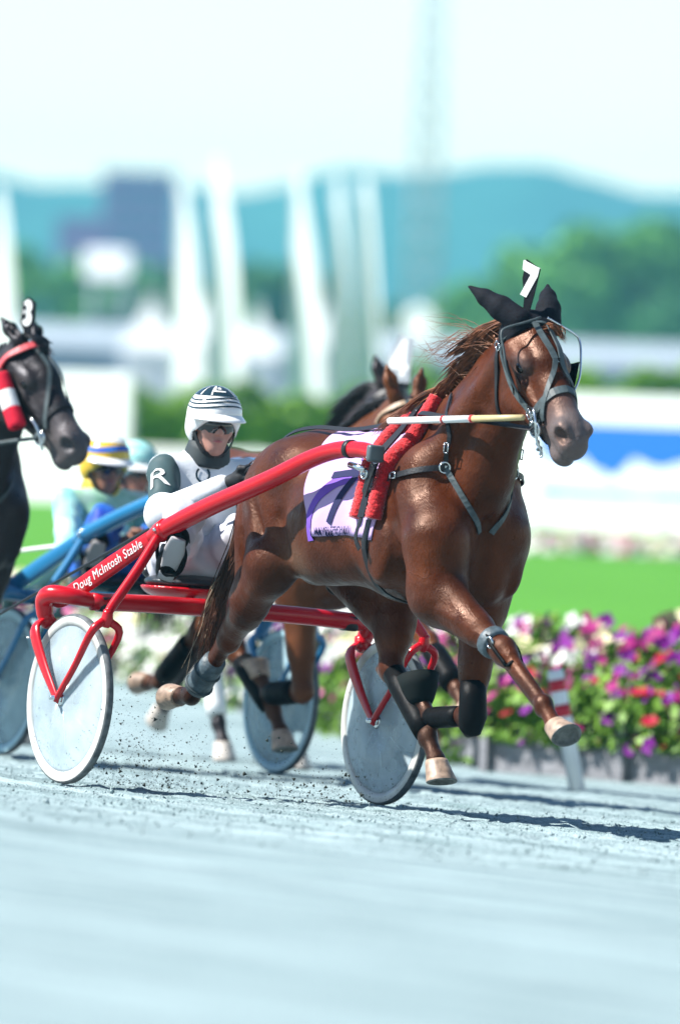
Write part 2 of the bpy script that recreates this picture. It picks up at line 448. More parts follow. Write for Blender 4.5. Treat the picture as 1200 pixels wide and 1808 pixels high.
# ------------------------------------------------------------------ horses
def coat_material(name, base, dark, muzzle, leg, light=None, rough=.42, spec_tint=(.9, .9, 1.0)):
    m = bpy.data.materials.new(name); m.use_nodes = True
    n = m.node_tree; p = n.nodes['Principled BSDF']; L = n.links.new
    at_ = n.nodes.new('ShaderNodeAttribute'); at_.attribute_name = 'markings_and_shading'
    sep = n.nodes.new('ShaderNodeSeparateColor'); L(at_.outputs['Color'], sep.inputs[0])
    tc = n.nodes.new('ShaderNodeTexCoord')
    t1 = n.nodes.new('ShaderNodeTexNoise'); t1.inputs['Scale'].default_value = 5; t1.inputs['Detail'].default_value = 6
    L(tc.outputs['Object'], t1.inputs['Vector'])
    r = n.nodes.new('ShaderNodeValToRGB'); r.color_ramp.elements[0].position = .3; r.color_ramp.elements[1].position = .7
    r.color_ramp.elements[0].color = (*dark, 1); r.color_ramp.elements[1].color = (*base, 1)
    L(t1.outputs['Fac'], r.inputs[0])
    # fine hair streaks
    mp = n.nodes.new('ShaderNodeMapping'); mp.inputs['Scale'].default_value = (60, 160, 45); mp.inputs['Rotation'].default_value = (0, .6, 0)
    L(tc.outputs['Object'], mp.inputs[0])
    t2 = n.nodes.new('ShaderNodeTexNoise'); t2.inputs['Scale'].default_value = 1.6; t2.inputs['Detail'].default_value = 5
    L(mp.outputs[0], t2.inputs['Vector'])
    mx0 = n.nodes.new('ShaderNodeMix'); mx0.data_type = 'RGBA'; mx0.blend_type = 'OVERLAY'; mx0.inputs[0].default_value = .45
    L(r.outputs[0], mx0.inputs[6]); L(t2.outputs['Fac'], mx0.inputs[7])
    cur = mx0.outputs[2]
    for ch, colr in (('Green', leg), ('Blue', light or base), ('Red', muzzle)):
        mx = n.nodes.new('ShaderNodeMix'); mx.data_type = 'RGBA'
        L(sep.outputs[ch], mx.inputs[0]); L(cur, mx.inputs[6]); mx.inputs[7].default_value = (*colr, 1)
        cur = mx.outputs[2]
    L(cur, p.inputs['Base Color'])
    t3 = n.nodes.new('ShaderNodeTexNoise'); t3.inputs['Scale'].default_value = 9; t3.inputs['Detail'].default_value = 3
    L(tc.outputs['Object'], t3.inputs['Vector'])
    mr = n.nodes.new('ShaderNodeMapRange'); mr.inputs[1].default_value = .3; mr.inputs[2].default_value = .7; mr.inputs[3].default_value = rough - .16; mr.inputs[4].default_value = rough + .2
    L(t3.outputs['Fac'], mr.inputs[0]); L(mr.outputs[0], p.inputs['Roughness'])
    p.inputs['Specular IOR Level'].default_value = .26; p.inputs['Specular Tint'].default_value = (*spec_tint, 1)
    add = n.nodes.new('ShaderNodeMath'); add.operation = 'MULTIPLY_ADD'; add.inputs[1].default_value = .20
    L(t2.outputs['Fac'], add.inputs[0])
    t4 = n.nodes.new('ShaderNodeTexNoise'); t4.inputs['Scale'].default_value = 8; t4.inputs['Detail'].default_value = 7; t4.inputs['Roughness'].default_value = .6
    L(tc.outputs['Object'], t4.inputs['Vector']); L(t4.outputs['Fac'], add.inputs[2])
    # veins and skin folds: thin ridges where a soft noise crosses its middle
    t6 = n.nodes.new('ShaderNodeTexNoise'); t6.inputs['Scale'].default_value = 5.5; t6.inputs['Detail'].default_value = 2; t6.inputs['Distortion'].default_value = .6
    L(tc.outputs['Object'], t6.inputs['Vector'])
    sb_ = n.nodes.new('ShaderNodeMath'); sb_.operation = 'SUBTRACT'; sb_.inputs[1].default_value = .5; L(t6.outputs['Fac'], sb_.inputs[0])
    ab_ = n.nodes.new('ShaderNodeMath'); ab_.operation = 'ABSOLUTE'; L(sb_.outputs[0], ab_.inputs[0])
    vr = n.nodes.new('ShaderNodeMapRange'); vr.interpolation_type = 'SMOOTHSTEP'; vr.inputs[1].default_value = 0; vr.inputs[2].default_value = .03; vr.inputs[3].default_value = .065; vr.inputs[4].default_value = 0
    L(ab_.outputs[0], vr.inputs[0])
    ad2 = n.nodes.new('ShaderNodeMath'); ad2.operation = 'ADD'; L(add.outputs[0], ad2.inputs[0]); L(vr.outputs[0], ad2.inputs[1])
    bp = n.nodes.new('ShaderNodeBump'); bp.inputs['Strength'].default_value = .42; bp.inputs['Distance'].default_value = .020
    L(ad2.outputs[0], bp.inputs['Height']); L(bp.outputs[0], p.inputs['Normal'])
    return m

class Head:
    def __init__(s, poll, nose_dir, yaw=0.0, scale=1.0):
        s.p = np.array(poll, float); s.k = scale
        a = nrm(nose_dir); c, si = math.cos(yaw), math.sin(yaw)
        rz = np.array([[c, -si, 0], [si, c, 0], [0, 0, 1]])
        s.e1 = rz @ a; s.ey = rz @ V(0, 1, 0); s.e2 = -np.cross(s.e1, s.ey)
        if s.e2[0] < 0 and s.e2[2] < 0: s.e2 = -s.e2
    def __call__(s, a, b, y): return s.p + s.k * (s.e1 * a + s.e2 * b + s.ey * y)
    @property
    def rot(s): return np.array([s.e1, s.ey, s.e2])

def leg_dirs(pts): return [nrm(np.array(pts[i + 1]) - np.array(pts[i])) for i in range(len(pts) - 1)]

def horse_body(P, vox):
    """P: pose dictionary in the horse frame"""
    H = P['head']; k_ = H.k
    allp = np.array([q for key in ('RF', 'LF', 'RH', 'LH') for q in P[key]] + [H(.66, .1, 0), H(-.1, .1, 0), (.1, -.35, 1.5), (2.2, .35, .9)])
    F = Field(allp.min(0) - .14, allp.max(0) + .14, vox)
    both = (1, -1)
    # trunk
    F.ell((1.45, 0, 1.21), (.44, .255, .345), .05)
    F.ell((1.06, 0, 1.225), (.50, .285, .30), .08)
    F.ell((.66, 0, 1.28), (.33, .255, .27), .08)
    F.cone((1.42, 0, 1.45), (1.22, 0, 1.485), .10, .095, .10, .8)
    F.cone((1.25, 0, 1.44), (.62, 0, 1.42), .11, .12, .08)
    F.ell((.62, 0, 1.365), (.29, .20, .175), .06)
    F.cone((.42, 0, 1.40), (.30, 0, 1.33), .075, .05, .06)
    for s in both:
        F.ell((.66, s * .15, 1.37), (.22, .12, .15), .06)                # croup muscle
        F.ell((.43, s * .12, 1.17), (.16, .125, .25), .06)               # buttock
        F.ell((1.0, s * .16, 1.12), (.42, .12, .2), .08)                 # ribs
    # shoulder, chest
    for s in both:
        L_ = P['LF'] if s > 0 else P['RF']
        sh, el = np.array(L_[0]), np.array(L_[1])
        F.cone((1.50, s * .13, 1.42), sh, .12, .15, .06, .8)             # shoulder blade
        F.ell((1.55, s * .2, 1.12), (.2, .085, .2), .05)                 # triceps mass
        F.cone(sh, el, .135, .115, .05)
        F.ell((1.86, s * .095, 1.07), (.12, .11, .19), .05)               # breast muscle
    F.cone((1.6, 0, 1.1), (1.75, 0, .98), .22, .16, .08)
    # neck
    N = P['neck']            # crest line, throat line
    F.chain(N['crest'], N['cr'], .06, .62)
    F.chain(N['mid'], N['mr'], .07, .66)
    F.chain(N['throat'], N['tr'], .06, .8)
    for s in both:
        m = N['mid']
        F.cone((1.72, s * .15, 1.32), np.array(m[1]) + V(.02, s * .085, 0), .12, .075, .06)
        F.cone(np.array(m[1]) + V(.0, s * .085, 0), H(.06, -.10, s * .05), .075, .05, .05)
    # head
    def hc(a, b, ra, rb, k=.02, sy=1.0, op='u'): F.cone(H(*a), H(*b), ra * k_, rb * k_, k, sy, op)
    def he(c, r, k=.02, op='u'): F.ell(H(*c), np.array(r) * k_, k, H.rot, op)
    he((.09, -.045, 0), (.14, .098, .105), .04)
    hc((.08, .015, 0), (.22, .030, 0), .078, .074, .03)
    hc((.20, .018, 0), (.50, .010, 0), .072, .054, .03)
    hc((.18, -.06, 0), (.50, -.03, 0), .108, .066, .03, .86)
    for s in both:
        he((.175, -.135, s * .060), (.140, .034, .122), .012)             # cheek
        hc((.10, -.02, s * .072), (.2, .005, s * .070), .046, .044, .03)
        he((.200, .026, s * .084), (.050, .020, .022), .022)             # brow
        hc((.27, -.045, s * .080), (.42, -.04, s * .064), .018, .012, .02)
        hc((.22, -.165, s * .055), (.44, -.10, s * .03), .03, .026, .03)
    he((.545, -.006, 0), (.085, .068, .070), .03)
    he((.605, -.018, 0), (.048, .056, .058), .03)
    he((.575, -.090, 0), (.055, .044, .036), .022)
    hc((.42, -.095, 0), (.57, -.085, 0), .038, .036, .03)
    for s in both:
        he((.560, .022, s * .050), (.048, .030, .038), .016)             # nostril wing
        he((.590, .014, s * .078), (.040, .040, .030), .008, 's')
        he((.236, -.030, s * .098), (.05, .010, .012), .012)             # lower lid
        he((.216, -.004, s * .118), (.030, .014, .012), .012, 's')
        hc((.505, -.060, s * .075), (.61, -.070, s * .05), .006, .006, .014, 1, 's')
        hc((.30, -.075, s * .098), (.46, -.06, s * .075), .012, .008, .03, 1, 's')
    # legs
    for key in ('RF', 'LF'):
        s = -1 if key == 'RF' else 1
        sh, el, kn, fe, pa = [np.array(q, float) for q in P[key]]
        d1, d2 = nrm(kn - el), nrm(fe - kn)
        bend = V(1, 0, 0) - d2 * d2[0]; fwd = nrm(np.cross(V(0, 1, 0), d1)); fwd = fwd if fwd @ V(1, 0, .3) > 0 else -fwd
        f2 = nrm(np.cross(V(0, 1, 0), d2)); f2 = f2 if f2 @ fwd > 0 else -f2
        F.cone(el - d1 * .06, el + (kn - el) * .6, .113, .068, .05, .85)
        F.cone(el + (kn - el) * .1 + fwd * .045, el + (kn - el) * .6 + fwd * .018, .062, .045, .03)
        F.cone(el + (kn - el) * .05 - fwd * .045, el + (kn - el) * .6 - fwd * .012, .055, .038, .03)
        F.cone(el + (kn - el) * .5, kn, .064, .047, .03)
        F.cone(el + (kn - el) * .25 + V(0, s * .055, 0), el + (kn - el) * .85 + V(0, s * .03, 0) + fwd * .01, .030, .016, .014)
        F.cone(el + (kn - el) * .3 + fwd * .07, kn + fwd * .02 - d1 * .05, .022, .014, .012)
        F.ell(kn, (.047, .046, .056), .025)
        F.cone(kn + fwd * .012, kn + d2 * .05 + f2 * .01, .042, .036, .02)
        F.cone(kn - f2 * .03, kn - f2 * .026 + d2 * .04, .024, .02, .02)
        F.cone(kn, fe, .039, .031, .025, .9)
        F.cone(kn - f2 * .030, fe - f2 * .028, .016, .016, .006)
        F.ell(fe, (.038, .034, .038), .02); F.ell(fe - f2 * .02 + d2 * .012, (.028, .028, .028), .02)
        F.cone(fe, pa, .031, .031, .02); F.ell(pa, (.036, .036, .034), .02)
    for key in ('RH', 'LH'):
        s = -1 if key == 'RH' else 1
        hp, st, hk, fe, pa = [np.array(q, float) for q in P[key]]
        d1, d2 = nrm(hk - st), nrm(fe - hk)
        back = nrm(np.cross(d1, V(0, 1, 0))); back = back if back @ V(-1, 0, .2) > 0 else -back
        b2 = nrm(np.cross(d2, V(0, 1, 0))); b2 = b2 if b2 @ V(-1, 0, .3) > 0 else -b2
        F.cone(hp, st, .20, .125, .07, .68)
        F.cone(V(.42, s * .13, 1.12), st + (hk - st) * .5 + back * .035, .13, .075, .07, .8)
        F.ell(st, (.1, .075, .1), .05)
        F.cone(st, st + (hk - st) * .6, .12, .085, .05, .8); F.cone(st + (hk - st) * .5, hk, .088, .052, .04, .82)
        F.cone(st + (hk - st) * .2 + back * .04, hk + back * .035 - d1 * .05, .065, .024, .03)
        F.ell(hk, (.052, .042, .058), .03)
        F.cone(hk + b2 * .055 - d2 * .055, hk + b2 * .03 + d2 * .06, .026, .022, .025)
        F.cone(hk, fe, .041, .031, .025, .88)
        F.cone(hk + b2 * .03 + d2 * .03, fe + b2 * .024, .022, .019, .012)
        F.ell(fe, (.041, .037, .041), .02); F.ell(fe + b2 * .02 + d2 * .012, (.029, .029, .029), .02)
        F.cone(fe, pa, .033, .033, .02); F.ell(pa, (.037, .038, .036), .02)
    for s in both:          # jugular groove, shoulder and breast lines
        F.chain([(2.06, s * .115, 1.63), (1.93, s * .165, 1.42), (1.84, s * .2, 1.24)], [.008, .010, .004], .05, 1, 's')
    F.cone((2.0, 0, 1.22), (1.99, 0, .98), .012, .016, .06, 1, 's')
    for s in both:
        F.chain([(1.62, s * .335, 1.36), (1.72, s * .325, 1.18), (1.70, s * .30, 1.0)], [.022, .022, .016], .035, 1, 's')
        F.chain([(1.44, s * .315, 1.30), (1.50, s * .315, 1.12), (1.58, s * .30, .98)], [.020, .020, .016], .035, 1, 's')
        F.chain([(.40, s * .27, 1.30), (.46, s * .285, 1.10), (.50, s * .27, .95)], [.020, .022, .016], .04, 1, 's')
        F.chain([(.83, s * .30, 1.36), (.80, s * .30, 1.18), (.86, s * .285, 1.04)], [.016, .018, .018], .05, 1, 's')
        for i in range(6):
            F.chain([(.98 + .085 * i, s * .325, 1.30), (.94 + .085 * i, s * .330, 1.16), (.93 + .085 * i, s * .31, 1.03)], [.018, .020, .016], .03, 1, 's')
        F.cone((1.74, s * .15, 1.42), (1.88, s * .15, 1.20), .095, .10, .08)
        F.ell((1.80, s * .245, 1.22), (.075, .03, .10), .05); F.ell((1.62, s * .262, 1.06), (.07, .03, .11), .05)
        F.ell((1.88, s * .20, 1.02), (.06, .04, .09), .04)
    for fn in P.get('extra', []): fn(F)
    # muscle grooves
    for s in both:
        F.cone((1.62, s * .315, 1.40), (1.80, s * .30, 1.12), .02, .02, .05, 1, 's')
        F.cone((.66, s * .285, 1.12), (.52, s * .30, 1.33), .012, .012, .05, 1, 's')
    return F.mesh(2)

def horse_markings_and_shading(v, P):
    H = P['head']
    rel = (v - H.p) / H.k
    a = rel @ H.e1; b = rel @ H.e2; y = rel @ H.ey
    near = np.exp(-(np.maximum(np.abs(y) - .14, 0) * 20) ** 2) * (b < .25) * (b > -.3)
    muz = np.clip((a - .36) / .16, 0, 1) * near * .92
    eye = np.exp(-(((a - .215) / .05) ** 2 + ((np.abs(y) - .1) / .035) ** 2 + ((b - 0) / .04) ** 2)) * .8
    muz = np.maximum(muz, eye)
    leg = np.zeros(len(v))
    for key in ('RF', 'LF', 'RH', 'LH'):
        q = [np.array(w) for w in P[key]]
        for i, (lo_, hi_) in ((2, (0.0, .6)), (3, (.6, .6))):
            ab = q[i + 1] - q[i]; t = np.clip(((v - q[i]) @ ab) / (ab @ ab), 0, 1)
            d = np.linalg.norm(v - q[i] - t[:, None] * ab, axis=1)
            leg = np.maximum(leg, (d < .085) * (lo_ + (hi_ - lo_) * t) * P.get('legdark', {}).get(key, .8))  # dark lower legs; on the leading horse this weight paints in shade
    nos = np.exp(-(((a - .590) / .032) ** 2 + ((np.abs(y) - .066) / .026) ** 2 + ((b - .014) / .026) ** 2))
    leg = np.maximum(leg, np.clip(nos * 1.6, 0, 1)); muz = muz * (1 - np.clip(nos * 1.5, 0, 1))
    light = np.exp(-(((v[:, 0] - .93) / .09) ** 2 + ((v[:, 2] - 1.0) / .09) ** 2 + ((v[:, 1] + .25) / .12) ** 2)) * .5  # sunlit flank fold painted paler into the coat, right side only
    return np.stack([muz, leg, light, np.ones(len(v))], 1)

def hoof(center, n_sole, toe, r=.062, h=.085):
    """hoof from the coronet; n_sole points out of the sole, toe is the direction of the toe"""
    n = nrm(n_sole); t = nrm(np.array(toe) - n * (np.array(toe) @ n)); s = np.cross(n, t)
    rings = [(-.012, .74, .000), (.0, .80, .0), (h * .5, .92, .012), (h, 1.06, .026), (h + .004, 1.05, .026), (h + .004, .86, .026), (h - .012, .80, .026), (h - .014, .3, .02)]
    seg = 20; v = []
    for z, k, off in rings:
        for j in range(seg):
            a = 2 * math.pi * j / seg; c, d = math.cos(a), math.sin(a)
            rad = r * k * (1.0 if c > -.2 else 1.0 - .28 * max(0, (-c - .2)) / .8)
            zz = z * (1.0 if z < 0 or c > 0 else (1 + .0 * c))
            v.append(np.array(center) + n * zz + t * (rad * c * 1.06 + off) + s * rad * d)
    f = []
    for i in range(len(rings) - 1):
        for j in range(seg):
            k = (j + 1) % seg
            f.append((i * seg + j, i * seg + k, (i + 1) * seg + k, (i + 1) * seg + j))
    f.append(tuple(range(seg))[::-1]); f.append(tuple(range((len(rings) - 1) * seg, len(rings) * seg)))
    fm = [0] * (3 * seg) + [1] * (4 * seg) + [0, 1]
    return (np.array(v), f), fm

def strands(roots, rnd, n_seg=7, width=.004, cross=True):
    """roots: lists of control points; builds thin tapering hairs with three sides"""
    R_ = len(roots); p = np.array([catmull(r, n_seg) for r in roots])
    t = np.gradient(p, axis=1); t /= np.maximum(np.linalg.norm(t, axis=2, keepdims=True), 1e-9)
    S = np.cross(np.array((.3, .8, .2)), t); S /= np.maximum(np.linalg.norm(S, axis=2, keepdims=True), 1e-9); Bn = np.cross(t, S)
    w = width * rnd.uniform(.6, 1.4, R_)[:, None] * (1 - (np.arange(n_seg) / (n_seg - 1)) ** 2 * .9)[None]
    a = 2 * np.pi * np.arange(3) / 3
    v = p[:, :, None] + w[:, :, None, None] * (np.cos(a)[:, None] * S[:, :, None] + np.sin(a)[:, None] * Bn[:, :, None])
    base = np.arange(R_)[:, None, None] * 3 * n_seg + np.arange(n_seg - 1)[None, :, None] * 3; j = np.arange(3); k = (j + 1) % 3
    f = np.stack([base + j, base + k, base + 3 + k, base + 3 + j], -1).reshape(-1, 4)
    return v.reshape(-1, 3), f

POSE_MAIN = dict(
    head=Head((2.185, 0, 2.01), (.705, 0, -.71), 0.0, 1.06),
    neck=dict(crest=[(1.36, 0, 1.50), (1.66, 0, 1.61), (1.96, 0, 1.83), (2.13, 0, 1.955)], cr=[.10, .095, .08, .07],
              mid=[(1.62, 0, 1.38), (1.90, 0, 1.60), (2.12, 0, 1.85)], mr=[.24, .185, .13],
              throat=[(1.80, 0, 1.14), (1.94, 0, 1.42), (2.07, 0, 1.64), (2.18, 0, 1.78)], tr=[.18, .14, .10, .08]),
    RF=[(1.93, -.19, 1.13), (1.99, -.19, .90), (2.44, -.14, .705), (2.755, -.125, .505), (2.845, -.12, .425)],
    LF=[(1.80, .16, 1.12), (1.72, .165, .88), (1.775, .13, .43), (1.45, .13, .405), (1.365, .13, .475)],
    RH=[(.55, -.15, 1.26), (.66, -.23, .985), (.22, -.15, .665), (-.095, -.135, .41), (-.195, -.13, .405)],
    LH=[(.65, .15, 1.24), (1.00, .2, .94), (1.10, .13, .60), (1.475, .11, .33), (1.56, .11, .235)],
    hooves=dict(RF=((.78, 0, -.62), (.62, 0, .78)), LF=((-.35, 0, .93), (-.93, 0, -.35)), RH=((-.95, 0, .25), (-.25, 0, -.95)), LH=((.28, 0, -.96), (.96, 0, .28))),
    legdark=dict(RF=.1, LF=1.2, RH=1.1, LH=1.2))  # shade painted as near-black coat on each lower leg but the lit right fore
MAT_EYE = mat('horse_eye', (.006, .004, .003), .06, .6)

def make_horse(name, P, fr, base, coat, label, cat='horse', vox=.008, group=None, hoof_mats=None):
    v, q = horse_body(P, vox)
    mk = horse_markings_and_shading(v, P)
    T = Thing(name, base, fr, label, cat, group)
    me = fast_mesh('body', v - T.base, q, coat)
    ca = me.color_attributes.new('markings_and_shading', 'FLOAT_COLOR', 'POINT')
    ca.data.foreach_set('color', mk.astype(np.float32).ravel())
    body = bpy.data.objects.new('body', me); COL.objects.link(body); body.parent = T.root
    for key, (n, t) in P['hooves'].items():
        c = np.array(P[key][4]) + nrm(n) * .012
        g, fm = hoof(c, n, t)
        T.part('hoof', g, mats=hoof_mats, fmat=fm)
    H = P['head']
    for s_ in (1, -1):
        c = H(.214, -.002, s_ * .1)
        a_ = np.linspace(0, 2 * np.pi, 16, endpoint=False); vv = []; ff = []
        for i in range(9):
            t_ = np.pi * i / 8
            for w in a_: vv.append(c + H.k * (H.e1 * .025 * math.sin(t_) * math.cos(w) + H.e2 * .020 * math.sin(t_) * math.sin(w) + H.ey * .016 * math.cos(t_)))
        for i in range(8):
            for j in range(16): ff.append((i * 16 + j, i * 16 + (j + 1) % 16, (i + 1) * 16 + (j + 1) % 16, (i + 1) * 16 + j))
        T.part('eye', (vv, ff), MAT_EYE)
    T.bvh = BVHTree.FromPolygons([tuple(x) for x in v], [tuple(map(int, x)) for x in q])
    T.P = P
    return T
# ------------------------------------------------------------------ tack helpers
def snap(bvh, p, off=.004):
    loc, nor, i, d = bvh.find_nearest(Vector(p))
    return np.array(loc) + np.array(nor) * off, np.array(nor)

def strap(bvh, pts, w=.018, th=.004, n=None, off=.004, project=True):
    """flat leather strap lying on the body"""
    pts = np.asarray(pts, float)
    n = n or max(6, int(np.linalg.norm(np.diff(pts, axis=0), axis=1).sum() / .02))
    p = catmull(pts, n); nor = np.zeros_like(p)
    for i in range(n):
        q, m = snap(bvh, p[i], off)
        nor[i] = m
        if project: p[i] = q
    for _ in range(2):
        p[1:-1] = (p[:-2] + 2 * p[1:-1] + p[2:]) / 4; nor[1:-1] = (nor[:-2] + 2 * nor[1:-1] + nor[2:]) / 4
    t = np.gradient(p, axis=0); v = []
    for i in range(n):
        m = nrm(nor[i]); s = nrm(np.cross(nrm(t[i]), m)) * w / 2
        v += [p[i] - s, p[i] + s, p[i] + s + m * th, p[i] - s + m * th]
    f = []
    for i in range(n - 1):
        for j in range(4):
            k = (j + 1) % 4; f.append((i * 4 + j, i * 4 + k, (i + 1) * 4 + k, (i + 1) * 4 + j))
    f += [(3, 2, 1, 0), tuple(range((n - 1) * 4, n * 4))]
    return np.array(v), f

def ribbon(pts, w, th, normal, n=12):
    """free flat strap; normal gives the facing"""
    p = catmull(pts, n); t = np.gradient(p, axis=0); v = []
    for i in range(n):
        m = nrm(np.array(normal, float) - nrm(t[i]) * (np.array(normal) @ nrm(t[i]))); s = np.cross(nrm(t[i]), m) * w / 2
        v += [p[i] - s, p[i] + s, p[i] + s + m * th, p[i] - s + m * th]
    f = []
    for i in range(n - 1):
        for j in range(4):
            k = (j + 1) % 4; f.append((i * 4 + j, i * 4 + k, (i + 1) * 4 + k, (i + 1) * 4 + j))
    f += [(3, 2, 1, 0), tuple(range((n - 1) * 4, n * 4))]
    return np.array(v), f

def ring(c, axis, r, tr, seg=20):
    prof = [(r + tr * math.cos(a), tr * math.sin(a)) for a in np.linspace(0, 2 * np.pi, 9)]
    return lathe(prof, c, axis, seg)

def buckle(c, t, nrm_, w=.024, h=.02):
    t = nrm(t); m = nrm(np.array(nrm_) - t * (np.array(nrm_) @ t)); s = np.cross(t, m); c = np.array(c) + m * .005
    q = [c + t * h + s * w / 2, c + t * h - s * w / 2, c - t * h - s * w / 2, c - t * h + s * w / 2]
    gs = [tube([q[i], q[(i + 1) % 4]], .0028, 6) for i in range(4)]
    return merge(*gs)

def text_flat(s, size=1.0, extrude=0.0, spacing=1.0):
    """flat letters in x,y as (verts, faces)"""
    cu = bpy.data.curves.new('letters', 'FONT'); cu.body = s; cu.size = size; cu.extrude = extrude; cu.space_character = spacing
    cu.resolution_u = 3; cu.align_x = 'CENTER'; cu.align_y = 'CENTER'
    o = bpy.data.objects.new('letters', cu); COL.objects.link(o)
    bpy.context.view_layer.update()
    me = bpy.data.meshes.new_from_object(o.evaluated_get(bpy.context.evaluated_depsgraph_get()))
    v = np.array([w.co[:] for w in me.vertices]).reshape(-1, 3); f = [tuple(p.vertices) for p in me.polygons]
    bpy.data.objects.remove(o); bpy.data.curves.remove(cu); bpy.data.meshes.remove(me)
    return v, f

def extrude_poly(pts2, th, fn):
    """pts2: outline; fn maps (u, v, w) to space; returns a prism"""
    n = len(pts2); v = [fn(a, b, 0) for a, b in pts2] + [fn(a, b, th) for a, b in pts2]
    f = [tuple(range(n))[::-1], tuple(range(n, 2 * n))] + [(i, (i + 1) % n, n + (i + 1) % n, n + i) for i in range(n)]
    return np.array(v), f

M_LEATHER = mat('black_leather', (.008, .008, .010), .42, .3, bump=.1, bscale=120)
M_GREYSTRAP = mat('worn_bridle_strap', (.05, .068, .072), .5, .35, noise=.3, nscale=30)
M_STEEL = mat('polished_steel', (.55, .57, .58), .18, .5, 1.0)
M_REDPAD = mat('red_fleece', (.46, .003, .008), .85, .2, noise=.25, nscale=60, bump=.9, bscale=90, sheen=.4)
M_CLOTH = mat('pale_lilac_cloth', (.46, .33, .56), .8, .2, noise=.05, nscale=6, bump=.15, bscale=25)
M_PURPLE = mat('purple_print', (.16, .075, .42), .8, .2)
M_NAVY = mat('navy_print', (.016, .018, .07), .8, .2)
M_EARCLOTH = mat('black_ear_cloth', (.006, .007, .011), .8, .12, noise=.3, nscale=40, bump=.3, bscale=150)
M_WHITE = mat('white_paint', (.80, .80, .78), .5, .4)
M_YELLOWED = mat('yellowed_pole', (.50, .40, .20), .45, .4, noise=.15, nscale=12)
M_BOOT = mat('grey_blue_leg_boot', (.06, .085, .10), .5, .4, noise=.4, nscale=30, bump=.3, bscale=80)
M_BLACKBOOT = mat('shiny_black_boot', (.0035, .0035, .004), .5, .07, bump=.3, bscale=30)
M_MANE = mat('chestnut_mane', (.16, .055, .019), .45, .4, noise=.5, nscale=14)
M_TAIL = mat('chestnut_tail', (.075, .026, .011), .45, .4, noise=.55, nscale=10)
M_BLOND = mat('pale_tail_end', (.34, .27, .19), .5, .4, noise=.3, nscale=12)
M_HOOF = [mat('tan_hoof_wall', (.30, .205, .145), .5, noise=.4, nscale=30, bump=.3, bscale=40), mat('hoof_sole', (.10, .105, .10), .75, noise=.4, nscale=40, bump=.5, bscale=60)]
M_WHITEHOOF = [mat('chalky_hoof_wall', (.50, .45, .40), .6, noise=.2, nscale=30), M_HOOF[1]]
M_DARKHOOF = [mat('dark_hoof_wall', (.06, .055, .05), .55, noise=.3, nscale=30), M_HOOF[1]]

def leg_sleeve(P, key, i, t0, t1, r0, r1, n=6, seg=16):
    a, b = np.array(P[key][i], float), np.array(P[key][i + 1], float)
    pts = [a + (b - a) * (t0 + (t1 - t0) * k / (n - 1)) for k in range(n)]
    rs = [r0 + (r1 - r0) * k / (n - 1) for k in range(n)]
    rs[0] *= .96; rs[-1] *= .96
    return tube(pts, rs, seg)

def crest_mane(P, rnd, count, length, drift, side):
    c = catmull(P['neck']['crest'], 40); rr = np.interp(np.linspace(0, 3, 40), range(4), P['neck']['cr'])
    out = []
    for _ in range(count):
        t = rnd.random() ** .9; i = min(39, int(t * 39))
        r0 = c[i] + V(0, 0, 1) * (rr[i] * .80) + V(-.35, 0, .4) * rr[i] * .45 + V(rnd.normal(0, .01), rnd.normal(0, .012), 0)
        cl = round(t * 11) / 11.0                     # locks
        ph = math.sin(cl * 40.0)
        L = length * (.65 + .5 * rnd.random()) * (.75 + .35 * abs(ph))
        sd = side * (.75 + .35 * ph) + rnd.normal(0, .06)
        d1 = V(-drift, sd * .35, .42 + .12 * ph); d2 = V(-drift * 1.1, sd, -.55 + rnd.normal(0, .06)); d3 = V(-drift * .8, sd * .6, -.9 + .3 * ph + rnd.normal(0, .08))
        p1 = r0 + nrm(d1) * L * .25; p2 = p1 + nrm(d2) * L * .4; p3 = p2 + nrm(d3) * L * .35
        out.append([r0, p1, p2, p3])
    return out

def tail_strands(rnd, pts, count, spread):
    out = []; pts = [np.array(p, float) for p in pts]
    for _ in range(count):
        o = np.array([rnd.normal(0, 1), rnd.normal(0, 1), rnd.normal(0, .6)])
        m = rnd.uniform(.7, 1.0)
        out.append([p + o * spread * (.25 + .75 * k / (len(pts) - 1)) + rnd.normal(0, .012, 3) * (k > 0) for k, p in enumerate(pts[:max(3, int(round(len(pts) * m)))])])
    return out

# ------------------------------------------------------------------ the leading horse
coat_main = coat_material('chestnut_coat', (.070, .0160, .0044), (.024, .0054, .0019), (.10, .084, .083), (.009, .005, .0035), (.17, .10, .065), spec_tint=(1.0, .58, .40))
HX = make_horse('trotting_horse', POSE_MAIN, RACE, (1.2, 0, 0), coat_main,
                'chestnut horse at full trot in front, wearing the cloth with number 7', hoof_mats=M_HOOF, vox=.0075)
H = POSE_MAIN['head']; B = HX.bvh; PM = POSE_MAIN
rnd = np.random.default_rng(3)
HX.part('mane', strands(crest_mane(PM, rnd, 1100, .27, 1.0, -.55), rnd, 8, .0062), M_MANE)
wisps = []
for _ in range(40):
    r0 = V(1.98 + rnd.normal(0, .06), rnd.normal(-.02, .02), 1.93 + rnd.normal(0, .03))
    p1 = r0 + V(-.10, -.04, .04 + rnd.normal(0, .02)); p2 = p1 + V(-.14, -.05, -.02 + rnd.normal(0, .05)); p3 = p2 + V(-.12, -.03, .02 + rnd.normal(0, .06))
    wisps.append([r0, p1, p2, p3])
HX.part('mane', strands(wisps, rnd, 9, .0016), M_MANE, label='loose hairs of the mane lifted by the wind')
fore = []
